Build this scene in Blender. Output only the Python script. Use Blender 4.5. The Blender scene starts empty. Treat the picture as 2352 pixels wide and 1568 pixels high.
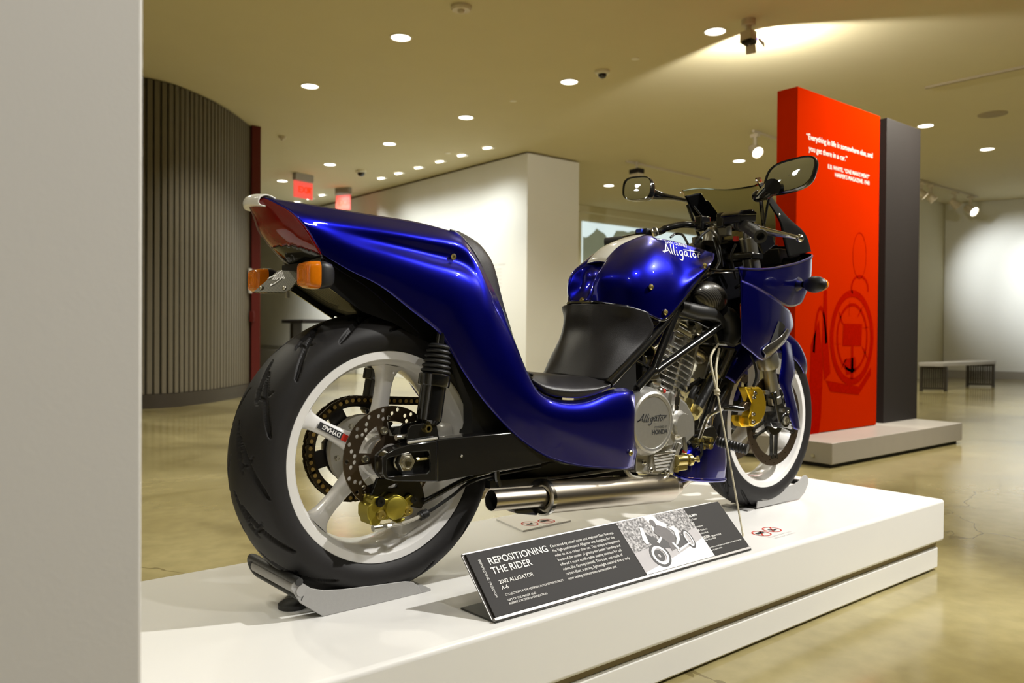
# museum display: low slung blue motorcycle on a white plinth
import bpy, bmesh, math, random
import numpy as np
from mathutils import Vector, Matrix
from mathutils.bvhtree import BVHTree
random.seed(4); PI = math.pi
scene = bpy.context.scene
COL = scene.collection

# ---------------------------------------------------------------- camera
cam = bpy.data.cameras.new('camera'); camo = bpy.data.objects.new('camera', cam); COL.objects.link(camo)
YAW, PIT, ROL = (0.68566, -0.011776, 0.007687)
fw = Vector((math.sin(YAW)*math.cos(PIT), math.cos(YAW)*math.cos(PIT), math.sin(PIT)))
rt = Vector((math.cos(YAW), -math.sin(YAW), 0)); up = rt.cross(fw)
r2 = rt*math.cos(ROL)+up*math.sin(ROL); u2 = -rt*math.sin(ROL)+up*math.cos(ROL)
M = Matrix((r2, u2, -fw)).transposed().to_4x4(); M.translation = Vector((-0.8934, -1.59704, 0.84367))
camo.matrix_world = M
cam.sensor_width = 36; cam.lens = 28.0628; cam.clip_start = .05; cam.clip_end = 100
cam.dof.use_dof = True; cam.dof.focus_distance = 1.95; cam.dof.aperture_fstop = 4.6
scene.camera = camo

# ---------------------------------------------------------------- world, exposure
w = bpy.data.worlds.new('world'); scene.world = w; w.use_nodes = True
w.node_tree.nodes['Background'].inputs[0].default_value = (.9, .88, .75, 1)
w.node_tree.nodes['Background'].inputs[1].default_value = .05
vs = scene.view_settings
vs.view_transform = 'Standard'; vs.look = 'None'; vs.exposure = 0.0; vs.gamma = 1; vs.use_curve_mapping = False

# ---------------------------------------------------------------- lamps (the room's fittings, with some spots added to brighten it)
def spot(name, loc, target, watts, size, blend=.3, col=(1, .95, .86), rad=.04):
    l = bpy.data.lights.new(name, 'SPOT'); l.energy = watts; l.spot_size = math.radians(size); l.spot_blend = blend
    l.color = col; l.shadow_soft_size = rad
    o = bpy.data.objects.new(name, l); COL.objects.link(o); o.location = loc
    o.rotation_euler = (Vector(target)-Vector(loc)).to_track_quat('-Z', 'Y').to_euler()
    return o
spot('key_spot', (2.62, -1.95, 3.36), (.55, -.05, .5), 680, 62, .4, (1, .975, .93), .05)
spot('second_spot', (.55, -2.5, 3.4), (.3, .1, .5), 85, 70, .5, (1, .97, .93), .05)
spot('fairing_spot', (4.7, -.9, 3.4), (1.3, .1, .6), 110, 50, .5, (1, .95, .87), .05)
spot('panel_spot', (6.05, .35, 3.42), (4.95, 1.32, 1.75), 620, 84, .9, (1, .93, .8), .04)
spot('panel_wash', (4.0, -1.2, 3.4), (4.5, 1.32, 1.2), 190, 70, 1, (1, .93, .8), .05)
spot('track_leak', (5.06, 2.42, 3.24), (6.3, 2.78, 3.16), 170, 135, .25, (1, .96, .88), .02)
for k, y in enumerate((7.75, 8.18, 8.79, 9.4, 10.0, 10.6, 11.9, 12.9, 13.5)):
    spot('washer_spot', (5.75, y, 3.46), (6.7, y, 1.5), 80 if k < 6 else 200, 105, 1, (.97, 1, .97), .12)
for x, y in ((15.1, 4.45), (15.2, 3.5), (15.3, 2.4)):
    spot('gallery_spot', (x-.9, y, 3.1), (16.5, y-.3, 1.9), 260, 66, .95, (.95, .99, 1), .05)
DOWN = [(4.93, .9), (4.93, 2.74), (4.93, 4.6), (4.93, 6.45), (4.93, 8.3), (4.93, 10.15), (4.93, 12.0), (2.9, .95), (2.9, 2.8), (2.9, 4.66), (2.9, 6.54), (9.57, -.7), (9.57, 1.1), (9.57, 2.95), (9.57, 5.72), (9.57, 8.47), (11.53, 2.95), (11.53, 1.1), (11.53, 6.9), (11.53, 9.0), (13.5, 8.0), (-2.05, .85), (-1.16, -3), (-2.3, 1.4), (2.9, -3), (.87, 4.66), (-.85, 3.0), (-1.25, 3.4), (.87, 2.8), (4.93, -1)]  # includes spots without a fitting, added to brighten the back area
for x, y in DOWN:
    spot('downlight_fill_spot', (x, y, 3.44), (x, y, 0), (45 if x < 0 else 50) if x < 3.5 and y < 3 and y > -2 else (80 if y < -1.5 else 135), 125, .6, (1, .95, .8), .06)


# ---------------------------------------------------------------- materials
def mat(name, col, rough=.5, metal=0, coat=0, spec=.5, noise=0, nscale=30, bump=0, bscale=200, emit=None, estr=1, trans=0, ior=1.45, alpha=1, coat_rough=.03):
    m = bpy.data.materials.new(name); m.use_nodes = True; nt = m.node_tree; b = nt.nodes['Principled BSDF']
    b.inputs['Base Color'].default_value = (*col, 1); b.inputs['Roughness'].default_value = rough
    b.inputs['Metallic'].default_value = metal; b.inputs['Coat Weight'].default_value = coat; b.inputs['Coat Roughness'].default_value = coat_rough
    b.inputs['Specular IOR Level'].default_value = spec; b.inputs['IOR'].default_value = ior
    b.inputs['Transmission Weight'].default_value = trans; b.inputs['Alpha'].default_value = alpha
    if emit: b.inputs['Emission Color'].default_value = (*emit, 1); b.inputs['Emission Strength'].default_value = estr
    tc = nt.nodes.new('ShaderNodeTexCoord')
    if noise:
        n = nt.nodes.new('ShaderNodeTexNoise'); n.inputs['Scale'].default_value = nscale; n.inputs['Detail'].default_value = 6
        nt.links.new(tc.outputs['Object'], n.inputs['Vector'])
        mx = nt.nodes.new('ShaderNodeMix'); mx.data_type = 'RGBA'
        mx.inputs[6].default_value = (*[c*(1-noise) for c in col], 1); mx.inputs[7].default_value = (*[min(1, c*(1+noise)) for c in col], 1)
        nt.links.new(n.outputs['Fac'], mx.inputs[0]); nt.links.new(mx.outputs[2], b.inputs['Base Color'])
    if bump:
        n2 = nt.nodes.new('ShaderNodeTexNoise'); n2.inputs['Scale'].default_value = bscale; n2.inputs['Detail'].default_value = 3
        nt.links.new(tc.outputs['Object'], n2.inputs['Vector'])
        bp = nt.nodes.new('ShaderNodeBump'); bp.inputs['Strength'].default_value = bump; bp.inputs['Distance'].default_value = .002
        nt.links.new(n2.outputs['Fac'], bp.inputs['Height']); nt.links.new(bp.outputs['Normal'], b.inputs['Normal'])
    return m

# ---------------------------------------------------------------- mesh helpers
V = Vector
def catmull(pts, n):
    """resample a list of points to n points along a Catmull-Rom curve"""
    P = [np.array(p, float) for p in pts]
    if len(P) == 2: return [P[0]+(P[1]-P[0])*i/(n-1) for i in range(n)]
    P = [2*P[0]-P[1]]+P+[2*P[-1]-P[-2]]
    out = []; k = len(P)-3
    for i in range(n):
        s = i/(n-1)*k; j = min(int(s), k-1); t = s-j
        a, b, c, d = P[j:j+4]
        out.append(.5*((2*b)+(c-a)*t+(2*a-5*b+4*c-d)*t*t+(3*b-a-3*c+d)*t**3))
    return out
def frame(d):
    d = V(d).normalized(); a = V((0, 0, 1)) if abs(d.z) < .9 else V((1, 0, 0))
    x = d.cross(a).normalized(); return x, d.cross(x).normalized(), d

class MB:
    def __init__(s): s.v = []; s.f = []; s.mi = []
    def add(s, vs, fs, mi=0):
        o = len(s.v); s.v += [tuple(map(float, p)) for p in vs]; s.f += [tuple(i+o for i in f) for f in fs]; s.mi += [mi]*len(fs); return s
    def hexa(s, p, mi=0):
        return s.add(p, [(0, 3, 2, 1), (4, 5, 6, 7), (0, 1, 5, 4), (1, 2, 6, 5), (2, 3, 7, 6), (3, 0, 4, 7)], mi)
    def box(s, c, d, R=None, mi=0):
        c = V(c); p = []
        for z in (-.5, .5):
            for x, y in ((-.5, -.5), (.5, -.5), (.5, .5), (-.5, .5)):
                q = V((x*d[0], y*d[1], z*d[2]))
                p.append(c+(R @ q if R else q))
        return s.hexa(p, mi)
    def bar(s, a, b, w, h, upv=(0, 0, 1), mi=0):
        a, b = V(a), V(b); d = (b-a).normalized(); x = d.cross(V(upv)).normalized(); z = x.cross(d)
        return s.hexa([a-x*w/2-z*h/2, b-x*w/2-z*h/2, b+x*w/2-z*h/2, a+x*w/2-z*h/2, a-x*w/2+z*h/2, b-x*w/2+z*h/2, b+x*w/2+z*h/2, a+x*w/2+z*h/2], mi)
    def tube(s, pts, r, n=10, smooth=0, caps=True, mi=0):
        pts = [V(p) for p in pts]
        if smooth: pts = [V(p) for p in catmull(pts, smooth)]
        m = len(pts); rs = r if isinstance(r, (list, tuple)) else [r]*m
        if len(rs) != m: rs = [float(q[0]) for q in catmull([(x, 0, 0) for x in rs], m)]
        x, y, d = frame(pts[1]-pts[0]); o = len(s.v); vs = []; fs = []
        for i, p in enumerate(pts):
            dd = (pts[min(i+1, m-1)]-pts[max(i-1, 0)]).normalized()
            x = (x-dd*x.dot(dd)).normalized(); y = dd.cross(x)
            for k in range(n):
                a = 2*PI*k/n; vs.append(p+(x*math.cos(a)+y*math.sin(a))*rs[i])
        for i in range(m-1):
            for k in range(n):
                k2 = (k+1) % n; fs.append((i*n+k, i*n+k2, (i+1)*n+k2, (i+1)*n+k))
        if caps: fs.append(tuple(range(n-1, -1, -1))); fs.append(tuple((m-1)*n+k for k in range(n)))
        return s.add(vs, fs, mi)
    def lathe(s, org, axis, prof, n=32, mi=0, x0=None, a0=0, a1=2*PI):
        """prof: (radius, height along axis) list"""
        x, y, d = frame(axis)
        if x0 is not None: x = V(x0).normalized(); y = d.cross(x)
        org = V(org); full = abs(a1-a0-2*PI) < 1e-6; nn = n if full else n+1
        vs = []; fs = []; m = len(prof)
        for (r, h) in prof:
            for k in range(nn):
                a = a0+(a1-a0)*k/n; vs.append(org+d*h+(x*math.cos(a)+y*math.sin(a))*max(r, 1e-5))
        for i in range(m-1):
            for k in range(n):
                k2 = (k+1) % nn; fs.append((i*nn+k, i*nn+k2, (i+1)*nn+k2, (i+1)*nn+k))
        return s.add(vs, fs, mi)
    def cyl(s, a, b, r, n=20, r2=None, mi=0):
        a, b = V(a), V(b); L = (b-a).length; r2 = r if r2 is None else r2
        return s.lathe(a, b-a, [(0, 0), (r, 0), (r2, L), (0, L)], n, mi)
    def ball(s, c, r, n=16, sc=(1, 1, 1), R=None, mi=0):
        vs = []; fs = []; m = n//2; c = V(c)
        for i in range(m+1):
            t = PI*i/m
            for k in range(n):
                a = 2*PI*k/n; q = V((math.sin(t)*math.cos(a)*r*sc[0], math.sin(t)*math.sin(a)*r*sc[1], math.cos(t)*r*sc[2]))
                vs.append(c+(R @ q if R else q))
        for i in range(m):
            for k in range(n):
                k2 = (k+1) % n; fs.append((i*n+k, (i+1)*n+k, (i+1)*n+k2, i*n+k2))
        return s.add(vs, fs, mi)
    def torus(s, c, axis, R, r, n=32, m=8, mi=0):
        return s.lathe(c, axis, [(R+r*math.cos(2*PI*k/m), r*math.sin(2*PI*k/m)) for k in range(m+1)], n, mi)
    def grid(s, rows, mi=0, flip=False):
        nu = len(rows); nv = len(rows[0]); vs = [p for r in rows for p in r]; fs = []
        for i in range(nu-1):
            for j in range(nv-1):
                q = (i*nv+j, i*nv+j+1, (i+1)*nv+j+1, (i+1)*nv+j); fs.append(q[::-1] if flip else q)
        return s.add(vs, fs, mi)
    def surf(s, rows, nu, nv, mi=0, flip=False, mirror=False):
        R = [catmull(r, nv) for r in rows]
        cols = [catmull([R[i][j] for i in range(len(R))], nu) for j in range(nv)]
        G = [[cols[j][i] for j in range(nv)] for i in range(nu)]
        s.grid(G, mi, flip)
        if mirror: s.grid([[p*np.array((1, -1, 1)) for p in r] for r in G], mi, not flip)
        return G
    def prism(s, outline, off, mi=0, holes=()):
        """planar outline (list of 3D points) with optional hole loops, extruded by vector off"""
        bm = bmesh.new(); edges = []
        for loop in [outline]+list(holes):
            vv = [bm.verts.new(p) for p in loop]
            edges += [bm.edges.new((vv[i], vv[(i+1) % len(vv)])) for i in range(len(vv))]
        bmesh.ops.triangle_fill(bm, use_beauty=True, use_dissolve=False, edges=edges)
        bm.verts.ensure_lookup_table(); bm.verts.index_update(); n = len(bm.verts); off = V(off)
        vs = [v.co.copy() for v in bm.verts]; fs = [tuple(v.index for v in f.verts) for f in bm.faces]
        bm.faces.ensure_lookup_table()
        for f in bm.faces: f.normal_update()
        flip = len(bm.faces) and bm.faces[0].normal.dot(off) > 0
        top = [f[::-1] for f in fs] if flip else fs
        bot = [tuple(i+n for i in f[::-1]) for f in top]; side = []
        for e in bm.edges:
            if len(e.link_faces) == 1:
                l = e.link_faces[0].loops
                for lp in l:
                    if lp.edge == e: a, b = lp.vert.index, lp.link_loop_next.vert.index
                side.append((a, b, b+n, a+n) if flip else (b, a, a+n, b+n))
        bm.free()
        return s.add(vs+[v+off for v in vs], top+bot+side, mi)
    def mirror_y(s):
        n = len(s.v); s.v += [(x, -y, z) for x, y, z in s.v]; k = len(s.f)
        s.f += [tuple(i+n for i in f[::-1]) for f in s.f[:k]]; s.mi += s.mi[:k]; return s
    def flat(s):                                                    # single-sided mesh without recalculated normals
        s.keep = True; return s
    def build(s, name, m, parent=None, sharp=35, bevel=0, solid=0, seg=2, sub=0, recalc=True, soff=-1, **tags):
        me = bpy.data.meshes.new(name); me.from_pydata(s.v, [], s.f)
        ms = m if isinstance(m, (list, tuple)) else [m]
        for q in ms: me.materials.append(q)
        if len(ms) > 1: me.polygons.foreach_set('material_index', s.mi)
        if recalc:
            bm = bmesh.new(); bm.from_mesh(me); bmesh.ops.remove_doubles(bm, verts=bm.verts, dist=1e-6)
            bmesh.ops.recalc_face_normals(bm, faces=bm.faces); bm.to_mesh(me); bm.free()
        me.polygons.foreach_set('use_smooth', [True]*len(me.polygons)); me.set_sharp_from_angle(angle=math.radians(sharp)); me.update()
        o = bpy.data.objects.new(name, me); COL.objects.link(o)
        if solid: q = o.modifiers.new('solid', 'SOLIDIFY'); q.thickness = solid; q.offset = soff
        if bevel: q = o.modifiers.new('bevel', 'BEVEL'); q.width = bevel; q.segments = seg; q.limit_method = 'ANGLE'; q.angle_limit = math.radians(40)
        if sub: q = o.modifiers.new('sub', 'SUBSURF'); q.levels = q.render_levels = sub
        put(o, parent); tag(o, **tags); return o
def put(o, parent):
    if parent is None: return
    o.parent = parent
    p = parent; t = V((0, 0, 0))
    while p: t += p.location; p = p.parent if p.parent and p.matrix_parent_inverse == Matrix.Identity(4) else None
    if parent.type == 'EMPTY': o.matrix_parent_inverse = Matrix.Translation(-parent.location)
def tag(o, label=None, cat=None, group=None, kind=None):
    if label: o['label'] = label
    if cat: o['category'] = cat
    if group: o['group'] = group
    if kind: o['kind'] = kind
    return o
def empty(name, loc, label, cat, group=None):
    o = bpy.data.objects.new(name, None); o.location = loc; o.empty_display_size = .1; COL.objects.link(o)
    return tag(o, label, cat, group)
def lmesh(name, mb, m, parent, **k):
    """part modelled in its parent's local coordinates"""
    o = mb.build(name, m, None, **k); o.parent = parent; return o
def copy_tree(root, loc, rotz=None, label=None):
    r = root.copy(); COL.objects.link(r); r.location = loc
    if rotz is not None: r.rotation_euler = (0, 0, rotz)
    if label: r['label'] = label
    for ch in list(root.children):
        c = ch.copy(); COL.objects.link(c); c.parent = r; c.matrix_parent_inverse = ch.matrix_parent_inverse.copy()
        for g in ch.children:
            d = g.copy(); COL.objects.link(d); d.parent = c; d.matrix_parent_inverse = g.matrix_parent_inverse.copy()
    return r

# ---------------------------------------------------------------- lettering
_tc = {}
def text_geo(body, size=1, bold=0, shear=0, align='LEFT', space=1, line=1):
    cu = bpy.data.curves.new('lettering', 'FONT'); cu.body = body; cu.size = size; cu.offset = bold; cu.shear = shear
    cu.align_x = align; cu.space_character = space; cu.space_line = line; cu.resolution_u = 3
    ob = bpy.data.objects.new('lettering', cu); me = bpy.data.meshes.new_from_object(ob)
    vs = [v.co.copy() for v in me.vertices]; fs = [tuple(p.vertices) for p in me.polygons]
    bpy.data.objects.remove(ob); bpy.data.curves.remove(cu); bpy.data.meshes.remove(me)
    return vs, fs
def letter(mb, body, o, U, W, size, mi=0, **k):
    """flat lettering: origin o, reading direction U, up direction W"""
    vs, fs = text_geo(body, 1, **k); o, U, W = V(o), V(U).normalized(), V(W).normalized()
    mb.add([o+U*(v.x*size)+W*(v.y*size) for v in vs], fs, mi); return mb
def stroke2d(pts, wd, n=24, taper=.35):
    P = [np.array((p[0], p[1], 0.)) for p in catmull([(a, b, 0) for a, b in pts], n)] if len(pts) > 2 else [np.array((*p, 0.)) for p in pts]
    n = len(P); L = []; R = []
    for i, p in enumerate(P):
        d = P[min(i+1, n-1)]-P[max(i-1, 0)]; d = d/(np.linalg.norm(d)+1e-9); nn = np.array((-d[1], d[0], 0))
        k = wd*(1-taper*abs(2*i/(n-1)-1)**2); L.append(p+nn*k/2); R.append(p-nn*k/2)
    return L+R, [(i, i+1, n+i+1, n+i) for i in range(n-1)]
# brush script word, drawn stroke by stroke (unit: x height about 1)
SCRIPT = [([(-.75, .28), (.2, .42), (1.2, .72)], 0.156), ([(-.6, .05), (.3, .7), (1.35, 2.05)], 0.203), ([(1.35, 2.05), (1.2, 1.0), (1.3, .05)], 0.234),
 ([(2.4, 2.0), (2.05, .9), (1.85, .1), (2.1, .05)], 0.211), ([(3.2, 2.0), (2.8, .9), (2.6, .1), (2.85, .05)], 0.211), ([(3.6, 1.05), (3.35, .1), (3.65, .1)], 0.211), ([(3.72, 1.4), (3.8, 1.62)], 0.187),
 ([(5.2, 1.0), (4.6, 1.0), (4.2, .45), (4.55, .1), (5.0, .6), (5.2, 1.0)], 0.187), ([(5.2, 1.0), (4.85, -.2), (4.3, -.85), (3.6, -.75)], 0.203),
 ([(6.5, 1.0), (5.95, 1.0), (5.55, .45), (5.85, .1), (6.3, .55), (6.5, 1.0)], 0.187), ([(6.5, 1.0), (6.35, .25), (6.7, .1)], 0.195),
 ([(7.7, 1.75), (7.25, .5), (7.15, .1), (7.5, .1)], 0.211), ([(5.6, 1.32), (7.6, 1.36), (10.3, 1.3)], 0.156),
 ([(8.7, .95), (8.15, .85), (7.95, .35), (8.3, .08), (8.75, .45), (8.65, .9)], 0.195), ([(9.5, 1.0), (9.2, .1)], 0.218), ([(9.35, .6), (9.75, .95), (10.2, .9)], 0.187)]
def script_word(mb, o, U, W, size, mi=0, tall=1, lean=0, wt=1):
    o, U, W = V(o), V(U).normalized(), V(W).normalized()
    for pts, wd in SCRIPT:
        vs, fs = stroke2d(pts, wd*wt, 14); mb.add([o+U*((v[0]+lean*v[1])*size)+W*(v[1]*size*tall) for v in vs], fs, mi)
    return mb
def ring2d(mb, c, U, W, ru, rw, t, n=40, a0=0, a1=2*PI, mi=0):
    c, U, W = V(c), V(U).normalized(), V(W).normalized(); vs = []; fs = []
    for k in range(n+1):
        a = a0+(a1-a0)*k/n; ca, sa = math.cos(a), math.sin(a)
        vs += [c+U*(ca*ru)+W*(sa*rw), c+U*(ca*max(0, ru-t))+W*(sa*max(0, rw-t))]
    for k in range(n): fs.append((2*k, 2*k+2, 2*k+3, 2*k+1))
    mb.add(vs, fs, mi)
def poly2d(mb, o, U, W, pts, mi=0):
    o, U, W = V(o), V(U).normalized(), V(W).normalized()
    bm = bmesh.new(); vv = [bm.verts.new(o+U*x+W*y) for x, y in pts]; ed = [bm.edges.new((vv[i], vv[(i+1) % len(vv)])) for i in range(len(vv))]
    bmesh.ops.triangle_fill(bm, use_beauty=True, edges=ed); bm.verts.index_update()
    mb.add([v.co.copy() for v in bm.verts], [tuple(v.index for v in f.verts) for f in bm.faces], mi); bm.free()

# ---------------------------------------------------------------- shared materials
m_white = mat('gallery_white_paint', (.80, .80, .76), .75, noise=.02, nscale=3, bump=.05)
m_cream = mat('cream_paint', (.74, .70, .52), .8, noise=.02, nscale=3, bump=.05)
m_pillar = mat('pillar_paint', (.68, .66, .62), .75, noise=.03, nscale=2, bump=.08)
m_ceil = mat('ceiling_paint', (.62, .56, .36), .85, noise=.03, nscale=2, bump=.06)
m_plinth = mat('satin_white_lacquer', (.85, .845, .82), .28, coat=.15, noise=.015, nscale=5, coat_rough=.15)
m_gap = mat('plinth_recess_paint', (.33, .27, .16), .7, noise=.05)
m_slat = mat('ribbed_wall_paint', (.135, .12, .09), .45, noise=.08, nscale=8)
m_slatback = mat('ribbed_wall_backing', (.06, .053, .04), .6, noise=.08)
m_base = mat('dark_skirting', (.035, .028, .02), .5, noise=.1)
m_redtrim = mat('dark_red_jamb', (.10, .003, .002), .5, noise=.08)
m_red = mat('red_vinyl', (.42, .0165, .0002), .8, spec=0, noise=.04, nscale=4)
m_red2 = mat('red_print', (.30, .004, .0002), .8, spec=0, noise=.25, nscale=60)
m_char = mat('charcoal_panel', (.020, .017, .016), .6, spec=.2, noise=.1, nscale=40, bump=.05)
m_greybase = mat('grey_platform', (.36, .34, .31), .35, noise=.05, nscale=10)
m_black = mat('satin_black', (.012, .011, .011), .4, noise=.15, nscale=30)
m_gloss = mat('gloss_black', (.006, .006, .007), .12, coat=.6, noise=.1)
m_print = mat('white_print', (.88, .87, .84), .6, noise=.02)
m_printdim = mat('grey_print', (.5, .48, .46), .6, noise=.02)
m_dark = mat('dark_print', (.03, .03, .03), .6, noise=.02)
m_redink = mat('red_ink', (.62, .03, .015), .5, noise=.03)
m_lamp = mat('lamp_glow', (1, 1, 1), .5, emit=(1, .97, .88), estr=6, noise=.01)
m_lamptrim = mat('lamp_trim', (.8, .77, .66), .5, noise=.03)
m_fitting = mat('white_fitting', (.62, .55, .42), .5, noise=.05)
m_steel = mat('brushed_steel', (.55, .54, .5), .35, metal=.9, noise=.06, nscale=60)
m_exit = mat('exit_glow', (.3, .02, .005), .4, emit=(1, .035, .0), estr=1.0, noise=.02)
m_exitrim = mat('exit_rim', (.25, .03, .02), .4, emit=(1, .11, .08), estr=.85, noise=.02)
m_screen = mat('projected_sky', (.6, .7, .72), .6, emit=(.72, .88, .92), estr=.8, noise=.02)
m_screendark = mat('projected_cliffs', (.12, .13, .10), .6, emit=(.18, .2, .13), estr=.7, noise=.3, nscale=4)

# polished concrete: olive slab, cloudy tone, a few hairline cracks
m_floor = bpy.data.materials.new('polished_concrete'); m_floor.use_nodes = True
nt = m_floor.node_tree; bs = nt.nodes['Principled BSDF']; L = nt.links.new
tc = nt.nodes.new('ShaderNodeTexCoord')
def nnoise(sc, det=8, dist=0):
    n = nt.nodes.new('ShaderNodeTexNoise'); n.inputs['Scale'].default_value = sc; n.inputs['Detail'].default_value = det; n.inputs['Distortion'].default_value = dist
    L(tc.outputs['Object'], n.inputs['Vector']); return n
n1 = nnoise(.9, 9, .6); n2 = nnoise(14, 6); n3 = nnoise(2.2, 4, 1.2)
cr = nt.nodes.new('ShaderNodeValToRGB'); L(n1.outputs['Fac'], cr.inputs[0])
cr.color_ramp.elements[0].position = .34; cr.color_ramp.elements[0].color = (.235, .190, .072, 1)
cr.color_ramp.elements[1].position = .68; cr.color_ramp.elements[1].color = (.48, .415, .205, 1)
mx = nt.nodes.new('ShaderNodeMix'); mx.data_type = 'RGBA'; mx.blend_type = 'MULTIPLY'; mx.inputs[0].default_value = .35
L(cr.outputs[0], mx.inputs[6]); L(n2.outputs['Fac'], mx.inputs[7])
vo = nt.nodes.new('ShaderNodeTexVoronoi'); vo.feature = 'DISTANCE_TO_EDGE'; vo.inputs['Scale'].default_value = .55
wp = nt.nodes.new('ShaderNodeVectorMath'); wp.operation = 'ADD'; sc2 = nt.nodes.new('ShaderNodeVectorMath'); sc2.operation = 'SCALE'; sc2.inputs['Scale'].default_value = .35
L(n3.outputs['Color'], sc2.inputs[0]); L(tc.outputs['Object'], wp.inputs[0]); L(sc2.outputs[0], wp.inputs[1]); L(wp.outputs[0], vo.inputs['Vector'])
ck = nt.nodes.new('ShaderNodeMath'); ck.operation = 'LESS_THAN'; ck.inputs[1].default_value = .0022; L(vo.outputs['Distance'], ck.inputs[0])
mx2 = nt.nodes.new('ShaderNodeMix'); mx2.data_type = 'RGBA'; mx2.inputs[7].default_value = (.09, .065, .02, 1)
ckk = nt.nodes.new('ShaderNodeMath'); ckk.operation = 'MULTIPLY'; ckk.inputs[1].default_value = .6; L(ck.outputs[0], ckk.inputs[0])
L(ckk.outputs[0], mx2.inputs[0]); L(mx.outputs[2], mx2.inputs[6]); L(mx2.outputs[2], bs.inputs['Base Color'])
rr = nt.nodes.new('ShaderNodeMapRange'); rr.inputs['To Min'].default_value = .10; rr.inputs['To Max'].default_value = .24; L(n1.outputs['Fac'], rr.inputs['Value']); L(rr.outputs[0], bs.inputs['Roughness'])
bs.inputs['Specular IOR Level'].default_value = .5; bs.inputs['Coat Weight'].default_value = .25; bs.inputs['Coat Roughness'].default_value = .12

def S(name, mb, m, **k): return mb.build(name, m, kind='structure', **k)
# ---------------------------------------------------------------- the room
CZ = 3.5
S('floor', MB().box((8, 6, -.05), (30, 32, .1)), m_floor)
S('ceiling', MB().box((8, 6, CZ+.05), (30, 32, .1)), m_ceil)
m_darkwall = mat('dark_grey_paint', (.10, .095, .085), .8, noise=.05)
S('wall_rear', MB().box((-3, -8.1, 1.75), (60, .2, 3.5)), m_darkwall)
S('wall_left', MB().box((-6.1, 6, 1.75), (.2, 28, 3.5)), m_white)
S('wall_right', MB().box((22.9, 6, 1.75), (.2, 28, 3.5)), m_white)
S('wall_far', MB().box((3, 19.1, 1.75), (18, .2, 3.5)), m_white)
S('wall_front', MB().box((-1.572, -.55, 1.75), (1.83, .26, 3.5)), m_pillar, bevel=.004)       # near pillar at the left edge
# washed white wall with its end face, shadow gap at the top
S('wall_middle', MB().box((7.22, 13.1, 1.735), (1.05, 11.5, 3.47)), m_white, bevel=.004)
S('trim_1', MB().box((7.25, 13.1, 3.485), (.95, 11.4, .03)), m_gap)
# wall with the projection
S('wall_screen', MB().box((14, 10.55, 1.7), (12.5, .2, 3.4)), m_cream)
S('trim_2', MB().box((14, 10.50, 3.43), (12.5, .26, .14)), m_cream, bevel=.005)
# gallery wall at the far right and its cream neighbour
d = (V((16.55, 4.12, 0))-V((16.1, 5.38, 0))).normalized(); a = V((16.1, 5.38, 0)); b = a+d*9; n = V((d.y, -d.x, 0))*-.2
if n.x < 0: n = -n
S('wall_gallery', MB().hexa([a, b, b+n, a+n, a+V((0, 0, 3.5)), b+V((0, 0, 3.5)), b+n+V((0, 0, 3.5)), a+n+V((0, 0, 3.5))]), m_white)
S('baseboard_right', MB().bar(a+V((-.03, 0, .075)), b+V((-.03, 0, .075)), .03, .15), m_greybase)
S('wall_cream', MB().box((14.75, 5.49, 1.75), (2.75, .2, 3.5)), m_cream)
g = tag(MB().box((13.9, 5.37, 1.95), (.13, .05, .1)).box((13.9, 5.355, 1.88), (.05, .03, .06)).build('wall_camera', m_black, bevel=.01), 'small dark fitting alone on the cream wall right of the charcoal panel', 'fitting')
# ribbed curved wall: backing, slats, skirting, dark red jamb with a pull and a plate
base = [(-1.6, 6.0, 0), (-.6, 6.35, 0)]+[(x, y, 0) for x, y, z in [(1.1026,7.4359,3.5),(1.4328,7.4115,3.5),(1.702,7.4319,3.5),(1.9778,7.5839,3.5),(2.2971,7.8175,3.5),(2.6116,8.1264,3.5),(2.8991,8.4608,3.5),(3.057,8.6652,3.5)]]
CP = [V(p) for p in catmull(base, 240)]
acc = [0]
for i in range(1, 240): acc.append(acc[-1]+(CP[i]-CP[i-1]).length)
def on_curve(s):
    j = min(max(1, next((i for i in range(240) if acc[i] >= s), 239)), 239)
    t = (s-acc[j-1])/(acc[j]-acc[j-1]); p = CP[j-1].lerp(CP[j], t); d = (CP[j]-CP[j-1]).normalized(); return p, d, V((-d.y, d.x, 0))
back = MB(); rows = []
for s in np.linspace(0, acc[-1], 60):
    p, d, n = on_curve(s); rows.append([p+n*.02, p+n*.02+V((0, 0, 3.5)), p+n*.16+V((0, 0, 3.5)), p+n*.16])
back.grid([r+[r[0]] for r in rows]); wc = S('wall_curved', back, m_slatback)
slat_me = None
for k in range(int(acc[-1]/.0745)):
    p, d, n = on_curve(.03+k*.0745)
    if slat_me is None:
        o = MB().box((0, 0, 1.82), (.056, .022, 3.34)).build('slat', m_slat, bevel=.007); slat_me = o.data
    else:
        q = o.copy(); COL.objects.link(q); o = q
    o.location = p-n*.004; o.rotation_euler = (0, 0, math.atan2(d.y, d.x)); o.parent = wc
bb = MB(); rows = []
for s in np.linspace(0, acc[-1], 50):
    p, d, n = on_curve(s); rows.append([p-n*.03, p-n*.03+V((0, 0, .15)), p+n*.02+V((0, 0, .15)), p+n*.02])
S('baseboard_left', bb.grid([r+[r[0]] for r in rows]), m_base)
jx, jy, jz = (3.1175,8.6419,3.5)
S('trim_3', MB().box((jx, jy+.05, 1.75), (.12, .2, 3.5)), m_redtrim, bevel=.004)
pp, dd, nn_ = on_curve(acc[-1]-.12); Rz = Matrix.Rotation(math.atan2(dd.y, dd.x), 3, 'Z')
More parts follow.
